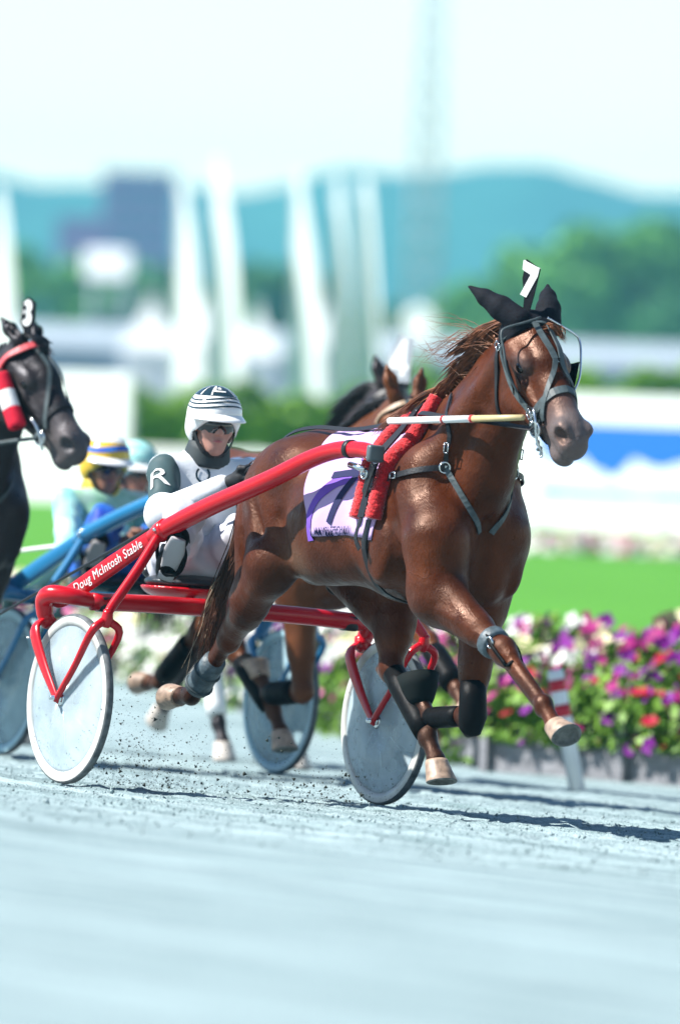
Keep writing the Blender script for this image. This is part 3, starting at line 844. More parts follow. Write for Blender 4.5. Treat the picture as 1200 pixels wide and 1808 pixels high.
for _ in range(90):
    r0 = H(.06 + rnd.normal(0, .012), .09, rnd.normal(.03, .02)); p1 = H(.09, .102 + rnd.normal(0, .006), .05 + rnd.normal(0, .015)); p2 = H(.12 + rnd.normal(0, .015), .09, .075 + rnd.normal(0, .01))
    fore.append([r0, p1, p2])
HX.part('forelock', strands(fore, rnd, 6, .003), M_MANE)
tail_pts = [(.36, -.01, 1.37), (.24, -.02, 1.44), (.17, -.05, 1.34), (.17, -.08, 1.10), (.12, -.11, .90), (.06, -.13, .72), (.0, -.13, .55)]
HX.part('tail', strands(tail_strands(rnd, tail_pts, 700, .028), rnd, 12, .0042), M_TAIL)
HX.part('tail', strands(tail_strands(rnd, [(.13, -.10, 1.0), (.05, -.13, .84), (.0, -.135, .70), (-.03, -.14, .50)], 40, .03), rnd, 9, .004), M_BLOND, label='pale blond end of the tail')
# leg boots
g = leg_sleeve(PM, 'RF', 1, .80, .90, .068, .064); HX.part('leg_boot', g, M_BOOT, label='grey strap above the right knee')
sq = leg_sleeve(PM, 'RF', 2, .02, .17, .061, .052)
kn = np.array(PM['RF'][2]); HX.part('buckle', ring(kn + V(-.02, -.055, .03), (0, 1, .2), .022, .005), M_STEEL)
kp = []
for s_ in (-1, 1): kp.append(strap(B, [kn + V(-.05, s_ * .05, .06), kn + V(.03, s_ * .07, .0), kn + V(.09, s_ * .04, -.06)], .014, .008))
kp.append(strap(B, [kn + V(.10, -.04, -.06), kn + V(.10, 0, -.045), kn + V(.10, .04, -.06)], .014, .008))
HX.part('leg_boot', merge(*kp), M_BLACKBOOT, label='black knee boot strap on the stretched foreleg')
HX.part('leg_boot', leg_sleeve(PM, 'RH', 2, .38, .86, .052, .058), M_BOOT, label='grey blue boot on the trailing hind leg')
HX.part('leg_boot', merge(ring(np.array(PM['RH'][2]) * .42 + np.array(PM['RH'][3]) * .58, np.array(PM['RH'][3]) - np.array(PM['RH'][2]), .056, .006),
                          ring(np.array(PM['RH'][2]) * .2 + np.array(PM['RH'][3]) * .8, np.array(PM['RH'][3]) - np.array(PM['RH'][2]), .059, .006)), M_GREYSTRAP)
HX.part('leg_boot', leg_sleeve(PM, 'LH', 2, .1, .95, .053, .050), M_BLACKBOOT, label='black shin boot on the hind leg under the belly')
kl = np.array(PM['LF'][2])
HX.part('leg_boot', tube([kl + V(-.005, 0, .14), kl + V(.005, 0, .07), kl + V(.014, 0, -.005), kl + V(.0, 0, -.06), kl + V(-.02, 0, -.075)], [.053, .057, .059, .047, .02], 16), M_BLACKBOOT, label='shiny black knee boot on the folded foreleg')
fl, pl = np.array(PM['LF'][3]), np.array(PM['LF'][4]); nn = nrm(PM['hooves']['LF'][0])
HX.part('leg_boot', leg_sleeve(PM, 'LF', 2, .25, .98, .044, .046), M_BLACKBOOT)
HX.part('bell_boot', lathe([(.045, -.02), (.056, .0), (.075, .05), (.088, .105), (.084, .105), (.07, .05), (.05, .0)], pl, nn, 24), mat('matt_black_bell_boot', (.006, .009, .009), .8, .1))

# ------------------------------------------------------------------ ear hood
HF = Field(H(.0, .06, 0) - .34, H(.0, .06, 0) + .34, .006)
def hoodcone(a, b, ra, rb, k=.02, sy=1): HF.cone(H(*a), H(*b), ra * H.k, rb * H.k, k, sy)
HF.ell(H(.035, -.01, 0), np.array((.105, .112, .112)) * H.k, .02, H.rot)
HF.cut(H(.075, 0, 0), H.e1)
HF.cut(H(0, -.06, 0), -H.e2)
for tip, base_, bl in ((V(2.05, -.20, 2.165), H(.0, .055, -.075), -1), (V(2.115, .13, 2.20), H(.01, .07, .065), 1)):
    d = tip - base_
    for t0, t1, ra, rb_ in ((-.1, .3, .052, .050), (.3, .65, .050, .034), (.65, 1.0, .034, .006)): HF.cone(base_ + d * t0, base_ + d * t1, ra, rb_, .012)
hv, hq = HF.mesh(1)
EH = Thing('ear_hood', H(.0, .0, 0), RACE, 'black cloth ear hood over both ears of the chestnut horse', 'ear hood')
o = bpy.data.objects.new('hood_cloth', fast_mesh('hood_cloth', hv - EH.base, hq, M_EARCLOTH)); COL.objects.link(o); o.parent = EH.root

# ------------------------------------------------------------------ head number plate
def number_plate(fr, base, digit_polys, label, up=(.02, 0, 1), h=.20, plate=M_EARCLOTH, outline=None, lat=(.85, .5, 0)):
    up = nrm(up); sd = nrm(np.array(lat) - up * (np.array(lat) @ up)); nr = np.cross(sd, up); nr = nr if nr[0] > 0 else -nr
    N = Thing('head_number', base, fr, label, 'number plate', 'number plates on the heads of the horses')
    f0 = lambda a, b, w: np.array(base) + sd * a + up * b + nr * w
    out = outline or [(-.014, -.02), (.016, -.02), (.028, .05), (.043, .155), (-.026, .19), (-.034, .11), (-.016, .04)]
    N.part('plate', extrude_poly(out, .006, f0), plate, smooth=False)
    for poly in digit_polys:
        N.part('digit', extrude_poly(poly, .003, lambda a, b, w: f0(a, b, w + .006)), M_WHITE, smooth=False)
        N.part('digit', extrude_poly(poly, .003, lambda a, b, w: f0(a, b, -w)), M_WHITE, smooth=False)
    return N
seven = [(-.036, .185), (.040, .158), (.036, .125), (-.005, .035), (-.034, .045), (.004, .128), (-.036, .146)]
# the board leans with the crown strap
number_plate(RACE, H(-.02, .10, -.035), [seven], 'dark board with a white number 7 standing between the hooded ears', up=(.03, .03, 1))

# ------------------------------------------------------------------ bridle
BR = Thing('bridle', H(.25, -.05, 0), RACE, 'grey and black leather bridle with wire eye guards on the chestnut horse', 'bridle')
def hs(pts, w=.018, m=M_GREYSTRAP, name='strap', th=.005, off=.004):
    return BR.part(name, strap(B, [H(*p) for p in pts], w, th, off=off), m, smooth=False)
for s in (-1, 1):
    hs([(.045, -.03, s * .105), (.12, -.075, s * .11), (.24, -.095, s * .10), (.36, -.09, s * .085), (.44, -.07, s * .08)], .026, name='cheek_strap')
    hs([(.02, .06, s * .085), (.045, .0, s * .10), (.06, -.06, s * .108)], .02, name='cheek_strap')
    hs([(.03, -.06, s * .10), (.12, -.15, s * .10), (.20, -.23, s * .085), (.24, -.26, s * .03)], .020, M_LEATHER, 'throat_strap')
    hs([(.055, .10, s * .03), (.16, .10, s * .024), (.255, .095, s * .012)], .025, name='face_strap', off=.008)
    hs([(.255, .095, s * .012), (.30, .085, s * .022), (.37, .05, s * .062), (.42, .0, s * .085), (.46, -.04, s * .085)], .021, name='face_strap', off=.008)
    # wire guard and cup
    guard = [H(.06, .125, s * .015), H(.075, .105, s * .08), H(.085, .075, s * .155), H(.105, .06, s * .175), H(.16, .035, s * .172), H(.235, -.01, s * .16), H(.30, -.05, s * .12)]
    BR.part('wire_guard', tube(guard, .005, 8, 36), M_STEEL if s > 0 else M_GREYSTRAP)
    fan = []; nu, nv = 7, 6
    for i in range(nu):
        for j in range(nv):
            u, w = i / (nu - 1), j / (nv - 1)
            p0 = H(.145 + .13 * u, -.035 - .055 * u, s * (.115 - .01 * u)); p1 = H(.175 + .10 * u, .02 - .055 * u, s * (.165 - .035 * u))
            fan.append(p0 + (p1 - p0) * w + H.ey * s * .018 * math.sin(math.pi * w) * math.sin(math.pi * min(1, u + .2)))
    ff = [(i * nv + j, i * nv + j + 1, (i + 1) * nv + j + 1, (i + 1) * nv + j) for i in range(nu - 1) for j in range(nv - 1)]
    th_ = [p + H.ey * s * .004 for p in fan]; m_ = len(fan)
    rim = [i * nv for i in range(nu)] + [(nu - 1) * nv + j for j in range(1, nv)] + [i * nv + nv - 1 for i in range(nu - 2, -1, -1)] + [j for j in range(nv - 2, 0, -1)]
    ff2 = ff + [tuple(k + m_ for k in q[::-1]) for q in ff] + [(rim[i], rim[(i + 1) % len(rim)], rim[(i + 1) % len(rim)] + m_, rim[i] + m_) for i in range(len(rim))]
    BR.part('eye_cup', (np.array(fan + th_), ff2), M_BLACKBOOT)
    # bit rings and chains
    bc = H(.47, -.075, s * .092)
    BR.part('bit_ring', ring(bc, H.ey + H.e1 * .2 * s, .030, .0048), M_STEEL)
    BR.part('bit_ring', ring(H(.43, -.06, s * .092), H.ey, .017, .0042), M_STEEL)
    BR.part('bit_cheek', tube([H(.40, -.03, s * .095), H(.455, -.045, s * .098), H(.50, -.095, s * .085), H(.535, -.125, s * .06)], .0058, 8, 12), M_STEEL)
    BR.part('buckle', buckle(H(.40, -.065, s * .094), H.e1 - H.e2 * .1, H.ey * s), M_STEEL)
    BR.part('buckle', buckle(H(.05, -.055, s * .112), H.e1, H.ey * s), M_STEEL)
    for k in range(3):
        BR.part('chain_link', ring(H(.50 + .012 * k, -.115 - .018 * k, s * (.07 - .012 * k)), H.e1 if k % 2 else H.ey, .011, .003, 12), M_STEEL)
    hs([(.34, -.09, s * .09), (.40, -.055, s * .088), (.46, -.04, s * .082)], .018, M_LEATHER, 'bit_strap')
nb = [(.395, .09, 0), (.395, .065, -.055), (.40, .0, -.085), (.405, -.06, -.085), (.40, -.125, -.05), (.40, -.15, 0), (.40, -.125, .05), (.405, -.06, .085), (.40, .0, .085), (.395, .065, .055), (.395, .09, 0)]
hs(nb, .034, name='noseband', off=.006)
hs([(.06, -.03, -.10), (.052, .03, -.085), (.055, .095, -.03), (.055, .10, .03), (.052, .03, .085), (.06, -.03, .10)], .022, name='browband', off=.010)
hs([(.0, .04, -.10), (-.01, .10, -.04), (-.01, .105, .04), (.0, .04, .10)], .026, name='crown_strap', off=.012)
BR.part('buckle', merge(buckle(H(.25, .094, 0), H.e1, H.e2, .034, .018), buckle(H(.235, .096, 0), H.e1, H.e2, .034, .012)), M_STEEL)
hs([(.47, -.10, -.06), (.49, -.135, 0), (.47, -.10, .06)], .012, M_LEATHER, 'chin_strap', off=.006)

# ------------------------------------------------------------------ saddle cloth
def around(x, th):
    """body surface at x, angle from the top (positive to the right side)"""
    d = Vector((0, -math.sin(th), math.cos(th))); o_ = Vector((x, 0, 1.27))
    h = B.ray_cast(o_ + d * 1.0, -d)
    return np.array(h[0]), np.array(h[1])
SC = Thing('saddle_cloth', (1.25, 0, 1.08), RACE, 'lilac saddle cloth with number 7 and purple band on the chestnut horse', 'saddle cloth')
def cloth_grid(off, th):
    nu, nv = 22, 61; v = []
    for j in range(nv):
        t = R(-118 + 236 * j / (nv - 1)); a_ = abs(t) / R(118)
        x0 = .80 + .30 * a_ ** 1.2
        for i in range(nu):
            x = x0 + (1.60 - x0) * i / (nu - 1)
            p, n_ = around(x, t)
            v.append(p + n_ * (off + .003 * math.sin(x * 23 + t * 3) + .002 * math.sin(x * 51)))
    f = [(j * nu + i, j * nu + i + 1, (j + 1) * nu + i + 1, (j + 1) * nu + i) for j in range(nv - 1) for i in range(nu - 1)]
    v = np.array(v)
    # inner side, so that the cloth has thickness
    w = v.copy(); m = len(v)
    cen = np.stack([w[:, 0], np.zeros(m), np.full(m, 1.25)], 1); d = cen - w; d /= np.linalg.norm(d, axis=1, keepdims=True); w += d * th
    rim = [i for i in range(nu)] + [j * nu + nu - 1 for j in range(1, nv)] + [(nv - 1) * nu + i for i in range(nu - 2, -1, -1)] + [j * nu for j in range(nv - 2, 0, -1)]
    ff = [q[::-1] for q in f] + [tuple(k + m for k in q) for q in f] + [(rim[i], rim[(i + 1) % len(rim)], rim[(i + 1) % len(rim)] + m, rim[i] + m) for i in range(len(rim))]
    return np.vstack([v, w]), ff
cg = cloth_grid(.011, .006)
SC.part('cloth', cg, M_CLOTH)
CB = BVHTree.FromPolygons([tuple(x) for x in cg[0]], cg[1])
def on_cloth(x, z, off=.003):
    h = CB.ray_cast(Vector((x, -1.2, z)), Vector((0, 1, 0)))
    if h[0] is None: h = B.ray_cast(Vector((x, -1.2, z)), Vector((0, 1, 0)))
    return np.array(h[0]) + V(0, -off, 0)
def band(pts, ws, n=24, off=.003):
    p = catmull([(a, 0, b) for a, b in pts], n); w = np.interp(np.linspace(0, len(pts) - 1, n), range(len(pts)), ws); t = np.gradient(p, axis=0); v = []
    for i in range(n):
        s = nrm(np.cross(nrm(t[i]), (0, 1, 0))) * w[i] / 2
        for k in np.linspace(-1, 1, 4): q = p[i] + s * k; v.append(on_cloth(q[0], q[2], off))
    f = [(i * 4 + j, i * 4 + j + 1, (i + 1) * 4 + j + 1, (i + 1) * 4 + j) for i in range(n - 1) for j in range(3)]
    return np.array(v), f
SC.part('printed_band', band([(1.47, 1.44), (1.34, 1.385), (1.215, 1.345), (1.125, 1.275), (1.080, 1.185), (1.088, 1.095)], [.075, .07, .058, .050, .044, .040], off=.0035), M_PURPLE)
SC.part('numeral', merge(band([(1.165, 1.372), (1.25, 1.382), (1.365, 1.392)], [.030, .030, .030], 10, .006), band([(1.35, 1.392), (1.285, 1.29), (1.235, 1.172)], [.036, .034, .034], 14, .0055)), M_NAVY)
tv, tf = text_flat('Hambletonian'.upper(), .050, spacing=1.0)
tw = tv[:, 0].max() - tv[:, 0].min()
lt = np.array([on_cloth(1.262 + .255 * (q[0] - tv[:, 0].mean()) / tw + .02 * q[1], 1.138 + q[1] * 1.15 + .075 * (q[0] / tw) * .27, .008) for q in tv])
SC.part('lettering', (lt, tf), M_NAVY, smooth=False)
SC.part('emblem', merge(band([(1.30, 1.455), (1.40, 1.462)], [.03, .03], 8, .005), band([(1.24, 1.48), (1.30, 1.485)], [.02, .02], 6, .005)), M_PURPLE)

# ------------------------------------------------------------------ harness
HA = Thing('harness', (1.55, 0, .85), RACE, 'black racing harness with red fleece pads around the chestnut horse', 'harness')
def fleece(pts, r, seed):
    g = tube(pts, r, 22, 110); rn = np.random.default_rng(seed); v = np.array(g[0])
    c = catmull(pts, 110).repeat(22, 0)
    d = v - c; L = np.linalg.norm(d, axis=1, keepdims=True) + 1e-9
    return v + d / L * (rn.random((len(v), 1)) * .007 - .002) , g[1]
for s in (-1, 1):
    ptsf = []; ptsr = []; mid = []
    for deg in (6, 30, 55, 80, 105):
        q, n_ = around(1.635 - .03 * deg / 105, -s * R(deg)); ptsf.append(q + n_ * .022)
        q, n_ = around(1.47, -s * R(deg)); ptsr.append(q + n_ * .026)
        q, n_ = around(1.55, -s * R(deg)); mid.append(q + n_ * .045)
    HA.part('fleece_pad', fleece(ptsf, [.030, .034, .036, .036, .034], 5 + s), M_REDPAD)
    HA.part('fleece_pad', fleece(ptsr, [.026, .030, .032, .034, .033], 9 + s), M_REDPAD)
    HA.part('saddle_flap', ribbon(mid, .05, .008, (0, s, .15), 24), M_LEATHER, smooth=False)
    for k in (2, 3): HA.part('buckle', buckle(mid[k], mid[k + 1] - mid[k - 1], (0, s, .1), .05, .022), M_STEEL)
    g2 = []
    for deg in (105, 125, 150, 180):
        q, n_ = around(1.55, -s * R(deg)); g2.append(q + n_ * .006)
    HA.part('girth', ribbon(g2, .036, .007, (0, s, -.6), 14), M_LEATHER, smooth=False)
    HA.part('strap_end', ribbon([mid[-1], mid[-1] + V(.0, s * .02, -.08), mid[-1] + V(.03, s * .015, -.13)], .022, .004, (0, s, .1), 8), M_LEATHER, smooth=False)
    HA.part('terret', ring(around(1.55, -s * R(14))[0] + V(0, s * .01, .05), (1, 0, 0), .02, .004), M_STEEL)
    # breast strap, drop straps, neck strap
    HA.part('breast_strap', strap(B, [(1.52, s * .30, 1.375), (1.70, s * .275, 1.375), (1.82, s * .235, 1.40), (1.895, s * .16, 1.432)], .024, .005, off=.012), M_LEATHER, smooth=False)
    HA.part('breast_strap', strap(B, [(1.895, s * .158, 1.43), (1.975, s * .125, 1.335), (2.01, s * .07, 1.24), (2.02, s * .015, 1.17)], .024, .005, off=.006), M_GREYSTRAP, smooth=False)
    HA.part('neck_strap', strap(B, [(1.898, s * .155, 1.44), (1.92, s * .165, 1.50), (1.93, s * .15, 1.585), (1.80, s * .07, 1.72)], .018, .005, off=.006), M_LEATHER, smooth=False)
    HA.part('buckle', ring(snap(B, (1.895, s * .16, 1.43), .012)[0], snap(B, (1.895, s * .16, 1.43))[1], .022, .005), M_STEEL)
    HA.part('buckle', buckle(snap(B, (1.72, s * .27, 1.378), .018)[0], (1, 0, .1), (0, s, 0)), M_STEEL)
    HA.part('buckle', buckle(snap(B, (1.925, s * .165, 1.51), .012)[0], (.1, 0, 1), (0.2, s, 0)), M_STEEL)
    # shaft holder
    HA.part('shaft_holder', box((1.660 - (s > 0) * .16, s * .36 - .036, 1.430), (1.695 - (s > 0) * .16, s * .36 + .036, 1.500), .012), mat('grey_shaft_holder', (.07, .09, .10), .4, .5) if s < 0 else bpy.data.materials['grey_shaft_holder'])
    HA.part('holder_strap', ribbon([(1.64, s * .34, 1.42), (1.60, s * .335, 1.36), (1.55, s * .32, 1.30)], .04, .006, (0, s, 0), 8), M_LEATHER, smooth=False)
    HA.part('buckle', merge(ring((1.575, s * .345, 1.385), (0, 1, 0), .024, .005), tube([(1.48, s * .36, 1.415), (1.60, s * .36, 1.40)], .014, 8)), M_STEEL)
HA.part('back_band', ribbon([around(1.55, R(a))[0] + V(0, 0, .035) for a in (-14, 0, 14)], .07, .012, (0, 0, 1), 10), M_LEATHER, smooth=False)
HA.part('check_hook', tube([around(1.55, 0)[0] + V(0, 0, .04), around(1.55, 0)[0] + V(.0, 0, .075), around(1.55, 0)[0] + V(.03, 0, .085)], .006, 8, 8), M_STEEL)

# head pole along the neck
HP = Thing('head_pole', (1.575, -.245, 1.6), RACE, 'white and yellow head pole along the right side of the neck of the chestnut horse', 'pole')
pa_, pb_ = V(1.575, -.245, 1.605), H(.425, -.06, -.135)
HP.part('white_section', tube([pa_, pa_ + (pb_ - pa_) * .62], [.0145, .0145], 14), M_WHITE)
HP.part('yellow_section', tube([pa_ + (pb_ - pa_) * .625, pb_], [.0145, .012], 14), M_YELLOWED)
for t_ in (.40, .615): HP.part('red_band', tube([pa_ + (pb_ - pa_) * t_, pa_ + (pb_ - pa_) * (t_ + .018)], .0165, 14), M_REDPAD)
# ------------------------------------------------------------------ sulkies
M_CHROME = mat('chrome', (.62, .64, .66), .15, .5, 1.0)
M_TYRE = mat('grey_tyre', (.10, .11, .115), .7, .3, noise=.4, nscale=30)
M_RIM = mat('cream_rim', (.50, .50, .47), .4, .4, noise=.12, nscale=14)
M_SPOKE = mat('steel_spoke', (.5, .52, .52), .3, .5, .8)
M_CUSHION = mat('black_seat_cushion', (.010, .013, .016), .35, .5, bump=.2, bscale=40)

def disc_material(name, tintc, clear):
    m = bpy.data.materials.new(name); m.use_nodes = True; n = m.node_tree; L = n.links.new
    p = n.nodes['Principled BSDF']; out = n.nodes['Material Output']
    p.inputs['Base Color'].default_value = (*tintc, 1); p.inputs['Roughness'].default_value = .18
    tr = n.nodes.new('ShaderNodeBsdfTransparent'); tr.inputs[0].default_value = (.9, .95, .97, 1)
    mx = n.nodes.new('ShaderNodeMixShader')
    t = n.nodes.new('ShaderNodeTexNoise'); t.inputs['Scale'].default_value = 7; t.inputs['Detail'].default_value = 6
    tc = n.nodes.new('ShaderNodeTexCoord'); L(tc.outputs['Object'], t.inputs['Vector'])
    mr = n.nodes.new('ShaderNodeMapRange'); mr.inputs[1].default_value = .3; mr.inputs[2].default_value = .7
    mr.inputs[3].default_value = clear + .08; mr.inputs[4].default_value = clear - .08
    L(t.outputs['Fac'], mr.inputs[0]); L(mr.outputs[0], mx.inputs[0]); L(p.outputs[0], mx.inputs[1]); L(tr.outputs[0], mx.inputs[2]); L(mx.outputs[0], out.inputs[0])
    return m
M_DISC = disc_material('frosted_wheel_disc', (.62, .73, .78), .66)
M_DISC_CLEAR = disc_material('smoky_wheel_disc', (.44, .61, .67), .62)

def mud(c, r, count, rn, side):
    vs_, fs_ = [], []
    for _ in range(count):
        a = rn.normal(-1.4, 1.1); q = r * rn.uniform(.5, 1.0) ** .6; s_ = rn.uniform(.001, .0036)
        p = np.array(c) + V(math.cos(a) * q, side * (.045 * (1 - q / r) + .020), math.sin(a) * q)
        n0 = len(vs_); k = rn.uniform(.6, 1.6)
        vs_ += [p + V(s_ * k, 0, 0), p + V(0, 0, s_), p - V(s_ * k, 0, 0), p - V(0, 0, s_), p + V(0, side * s_, 0)]
        fs_ += [(n0, n0 + 1, n0 + 4), (n0 + 1, n0 + 2, n0 + 4), (n0 + 2, n0 + 3, n0 + 4), (n0 + 3, n0, n0 + 4)]
    return np.array(vs_), fs_
M_MUD = mat('dried_mud', (.06, .065, .06), .95, .1)

def wheel(T, y, rim_m, disc_m, rn, r=.36, side=-1):
    c = V(0, y, r)
    prof = [(r - .030, -.013), (r - .012, -.017), (r - .003, -.012), (r, 0), (r - .003, .012), (r - .012, .017), (r - .030, .013)]
    W = T.part('wheel', lathe([(.026, -.05), (.03, -.048), (.03, .048), (.026, .05)], c, (0, 1, 0), 20), M_CHROME)
    T.part('tyre', lathe(prof, c, (0, 1, 0), 64), M_TYRE, parent=W)
    for s_ in (-1, 1):
        T.part('rim', lathe([(r - .012, s_ * .0175), (r - .030, s_ * .0195), (r - .052, s_ * .015), (r - .052, s_ * .010), (r - .012, s_ * .012), (r - .012, s_ * .0175)], c, (0, 1, 0), 64), rim_m, parent=W)
        T.part('disc', lathe([(r - .050, s_ * .014), (r * .6, s_ * .030), (.035, s_ * .048), (.035, s_ * .045), (r * .6, s_ * .027), (r - .050, s_ * .011), (r - .050, s_ * .014)], c, (0, 1, 0), 64), disc_m, parent=W)
    for k in range(14):
        a = 2 * math.pi * k / 14 + .3; b = a + (.22 if k % 2 else -.22)
        T.part('spoke', tube([c + V(.024 * math.cos(b), (.030 if k % 2 else -.030), .024 * math.sin(b)), c + V((r - .05) * math.cos(a), 0, (r - .05) * math.sin(a))], .0022, 5), M_SPOKE, parent=W)
    m = T.part('mud', mud(c, r - .04, 70, rn, side), M_MUD, parent=W); m['kind'] = 'stuff'
    T.part('axle_end', lathe([(.0, -.095), (.010, -.094), (.011, -.06), (.018, -.058), (.018, .058), (.011, .06), (.010, .094), (.0, .095)], c, (0, 1, 0), 14), M_CHROME, parent=W)
    return W

def make_sulky(name, fr, label, paint, rim_m, disc_m, lettering=None, seed=1, W=.77, seat_shell=None, stay_wire=True):
    T = Thing(name, (0, 0, 0), fr, label, 'sulky', 'racing sulkies')
    rn = np.random.default_rng(seed)
    T.part('cross_bar', tube([(-.08, -.66, .775), (-.075, -.3, .785), (-.075, .3, .785), (-.08, .66, .775)], [.036, .036, .036, .036], 16, 24, squash=1.05), paint)
    for s in (-1, 1):
        y = s * W
        # bar end curving back and down into the rear fork
        T.part('bar_end', tube([(-.08, s * .64, .777), (-.10, s * .735, .790), (-.17, s * .80, .795), (-.235, s * .80, .770), (-.255, s * .785, .715), (-.25, s * .775, .685)], [.030, .036, .039, .039, .036, .031], 16, 30), paint)
        T.part('fork_crown', tube([(-.265, y, .715), (-.25, y, .675), (-.235, y, .66)], [.028, .036, .020], 16, 8), paint)
        for o_ in (-1, 1):
            yy = y + o_ * .066
            T.part('fork_blade', tube([(-.252, y + o_ * .018, .69), (-.236, yy, .635), (-.14, yy, .50), (-.008, yy, .365), (.0, yy, .345)], [.024, .033, .027, .017, .012], 12, 18, squash=.42, up=(0, 1, 0)), paint)
            T.part('fork_blade', tube([(.268, y + o_ * .012, .70), (.262, yy * .998, .65), (.14, yy, .50), (.015, yy, .37), (.0, yy, .345)], [.018, .017, .0145, .0135, .011], 12, 18), paint)
        T.part('fork_crown', tube([(.275, y, .745), (.27, y, .70), (.266, y, .672)], [.020, .027, .014], 14, 8), paint)
        j = V(.21, s * .50, 1.097)
        T.part('stay', tube([(.275, y, .735), (.262, s * .735, .78), (.235, s * .62, .93), j + V(-.01, s * .012, -.015)], [.019, .021, .022, .021], 14, 20), paint)
        # side beam
        b0 = V(-.20, s * .715, .79); b1 = j + V(-.03, s * .002, -.01)
        beam = T.part('side_beam', tube([b0 + V(-.06, s * .03, -.02), b0, b0 + (b1 - b0) * .5, b1], [.030, .040, .043, .036], 16, 22, squash=.42, up=(0, 1, 0)), paint)
        T.part('shaft', tube([j + V(-.07, s * .012, -.035), j, (.50, s * .46, 1.205), (.936, s * .42, 1.336), (1.20, s * .385, 1.43), (1.391, s * .37, 1.472), (1.56 - (s > 0) * .08, s * .362, 1.478), (1.67 - (s > 0) * .15, s * .36, 1.468)], [.034, .041, .041, .040, .038, .036, .034, .032], 18, 60), paint)
        T.part('shaft_band', tube([(1.47, s * .366, 1.4785), (1.50, s * .3645, 1.4795)], .0385, 16), M_LEATHER)
        T.part('joint_collar', tube([j + V(-.028, s * .003, -.012), j + V(.02, -s * .004, .012)], .0445, 16), paint)
        T.part('bolt', lathe([(.0, .052), (.008, .050), (.010, .036)], j, (0, s, 0), 10), M_CHROME)
        for q in ((-.19, s * .765, .81), (-.205, s * .765, .79)): T.part('bolt', lathe([(.0, .034), (.007, .032), (.009, .0)], q, (0, s, .2), 10), M_CHROME)
        T.part('clamp', box((-.125, s * .60 - .03, .735), (-.045, s * .60 + .03, .80), .012), M_LEATHER)
        # stirrup
        st = V(.20, s * .445, 1.0)
        T.part('stirrup', merge(tube([st + V(.0, s * .03, .085), st + V(.045, 0, .075), st + V(.06, -s * .03, 0), st + V(.035, -s * .02, -.075), st + V(-.02, s * .01, -.082), st + V(-.06, s * .035, -.02), st + V(-.045, s * .045, .06), st + V(.0, s * .03, .085)], .0085, 10, 40)), M_BLACKBOOT)
        wheel(T, y, rim_m, disc_m, rn, side=-1)
        if lettering and s < 0:
            tv, tf = text_flat(lettering, .052, .001, 1.05)
            sh = .25; w_ = tv[:, 0].max() - tv[:, 0].min()
            d = nrm(b1 - b0); up_ = nrm(V(0, 0, 1) - d * d[2]); nr = nrm(np.cross(d, up_)); nr = nr if nr[1] < 0 else -nr
            c = b0 + (b1 - b0) * .47 + nr * .0195
            lv = np.array([c + d * ((q[0] + sh * q[1]) * .38 / w_) + up_ * q[1] * 1.05 + nr * q[2] for q in tv])
            T.part('lettering', (lv, tf), M_WHITE, smooth=False, parent=beam)
            T.part('decal', box((-.259, y - .0905, .60), (-.236, y - .0895, .607)), M_WHITE, parent=beam)
    # seat
    F = Field((-.66, -.32, .74), (-.08, .32, 1.0), .007)
    F.ell((-.38, 0, .885), (.20, .225, .042), .02); F.cone((-.40, -.12, .90), (-.40, .12, .90), .035, .035, .04); F.ell((-.55, 0, .925), (.05, .17, .05), .03)
    F.cut((0, 0, .868), (0, 0, -1))
    v, q = F.mesh(1)
    seat = T.part('seat', (v, [tuple(w) for w in q]), M_CUSHION)
    F = Field((-.66, -.32, .70), (-.08, .32, 1.0), .007)
    F.ell((-.38, 0, .868), (.215, .24, .075), .02); F.cut((0, 0, .866), (0, 0, 1))
    v, q = F.mesh(1)
    T.part('seat_shell', (v, [tuple(w) for w in q]), seat_shell or paint, parent=seat)
    T.part('seat_post', tube([(-.30, -.1, .82), (-.16, -.1, .80), (-.08, -.1, .785)], .018, 10, 8), paint)
    T.part('seat_post', tube([(-.30, .1, .82), (-.16, .1, .80), (-.08, .1, .785)], .018, 10, 8), paint)
    return T

M_RED = mat('glossy_red_paint', (.44, .0015, .008), .25, .35, coat=.08, noise=.08, nscale=8)
SULKY = make_sulky('racing_sulky', RACE, 'bright red two wheeled racing sulky pulled by the chestnut horse', M_RED, M_RIM, M_DISC, 'Doug McIntosh Stable', 2)
# ------------------------------------------------------------------ drivers
M_SKIN = mat('skin', (.40, .20, .155), .5, .4, noise=.08, nscale=20)
M_GLASS = mat('dark_goggle_lens', (.006, .006, .007), .05, .7)
M_LIPS = mat('lips', (.36, .10, .10), .4)
M_GLOVE = mat('black_glove', (.012, .013, .015), .6, .3)

def hand_field(F, wrist, palm, side, k=.006):
    """a closing fist: wrist to knuckles, four fingers curled round the rein, thumb over them"""
    w, p = np.array(wrist, float), np.array(palm, float); d = nrm(p - w)
    lat = nrm(np.cross(d, V(0, 0, 1))) * side                     # towards the little finger side
    up_ = nrm(np.cross(lat, d)); up_ = up_ if up_[2] > 0 else -up_
    F.cone(w, p, .026, .034, .02)
    F.ell(p, (.036, .036, .036), .015)
    for i, L in enumerate((.034, .040, .038, .030)):
        b = p + d * .025 + up_ * (.030 - .020 * i) + lat * .012
        m = b + d * .022 - lat * .0; e = m - lat * L * .8 + d * .004; t = e - d * .026 - lat * .004
        F.chain([b, m, e, t], [.0105, .0100, .0095, .0085], .004)
    tb = p - lat * .020 + up_ * .022
    F.chain([tb, tb + d * .024 - lat * .014 + up_ * .010, tb + d * .046 - lat * .012 + up_ * .004], [.0125, .0115, .0095], .006)

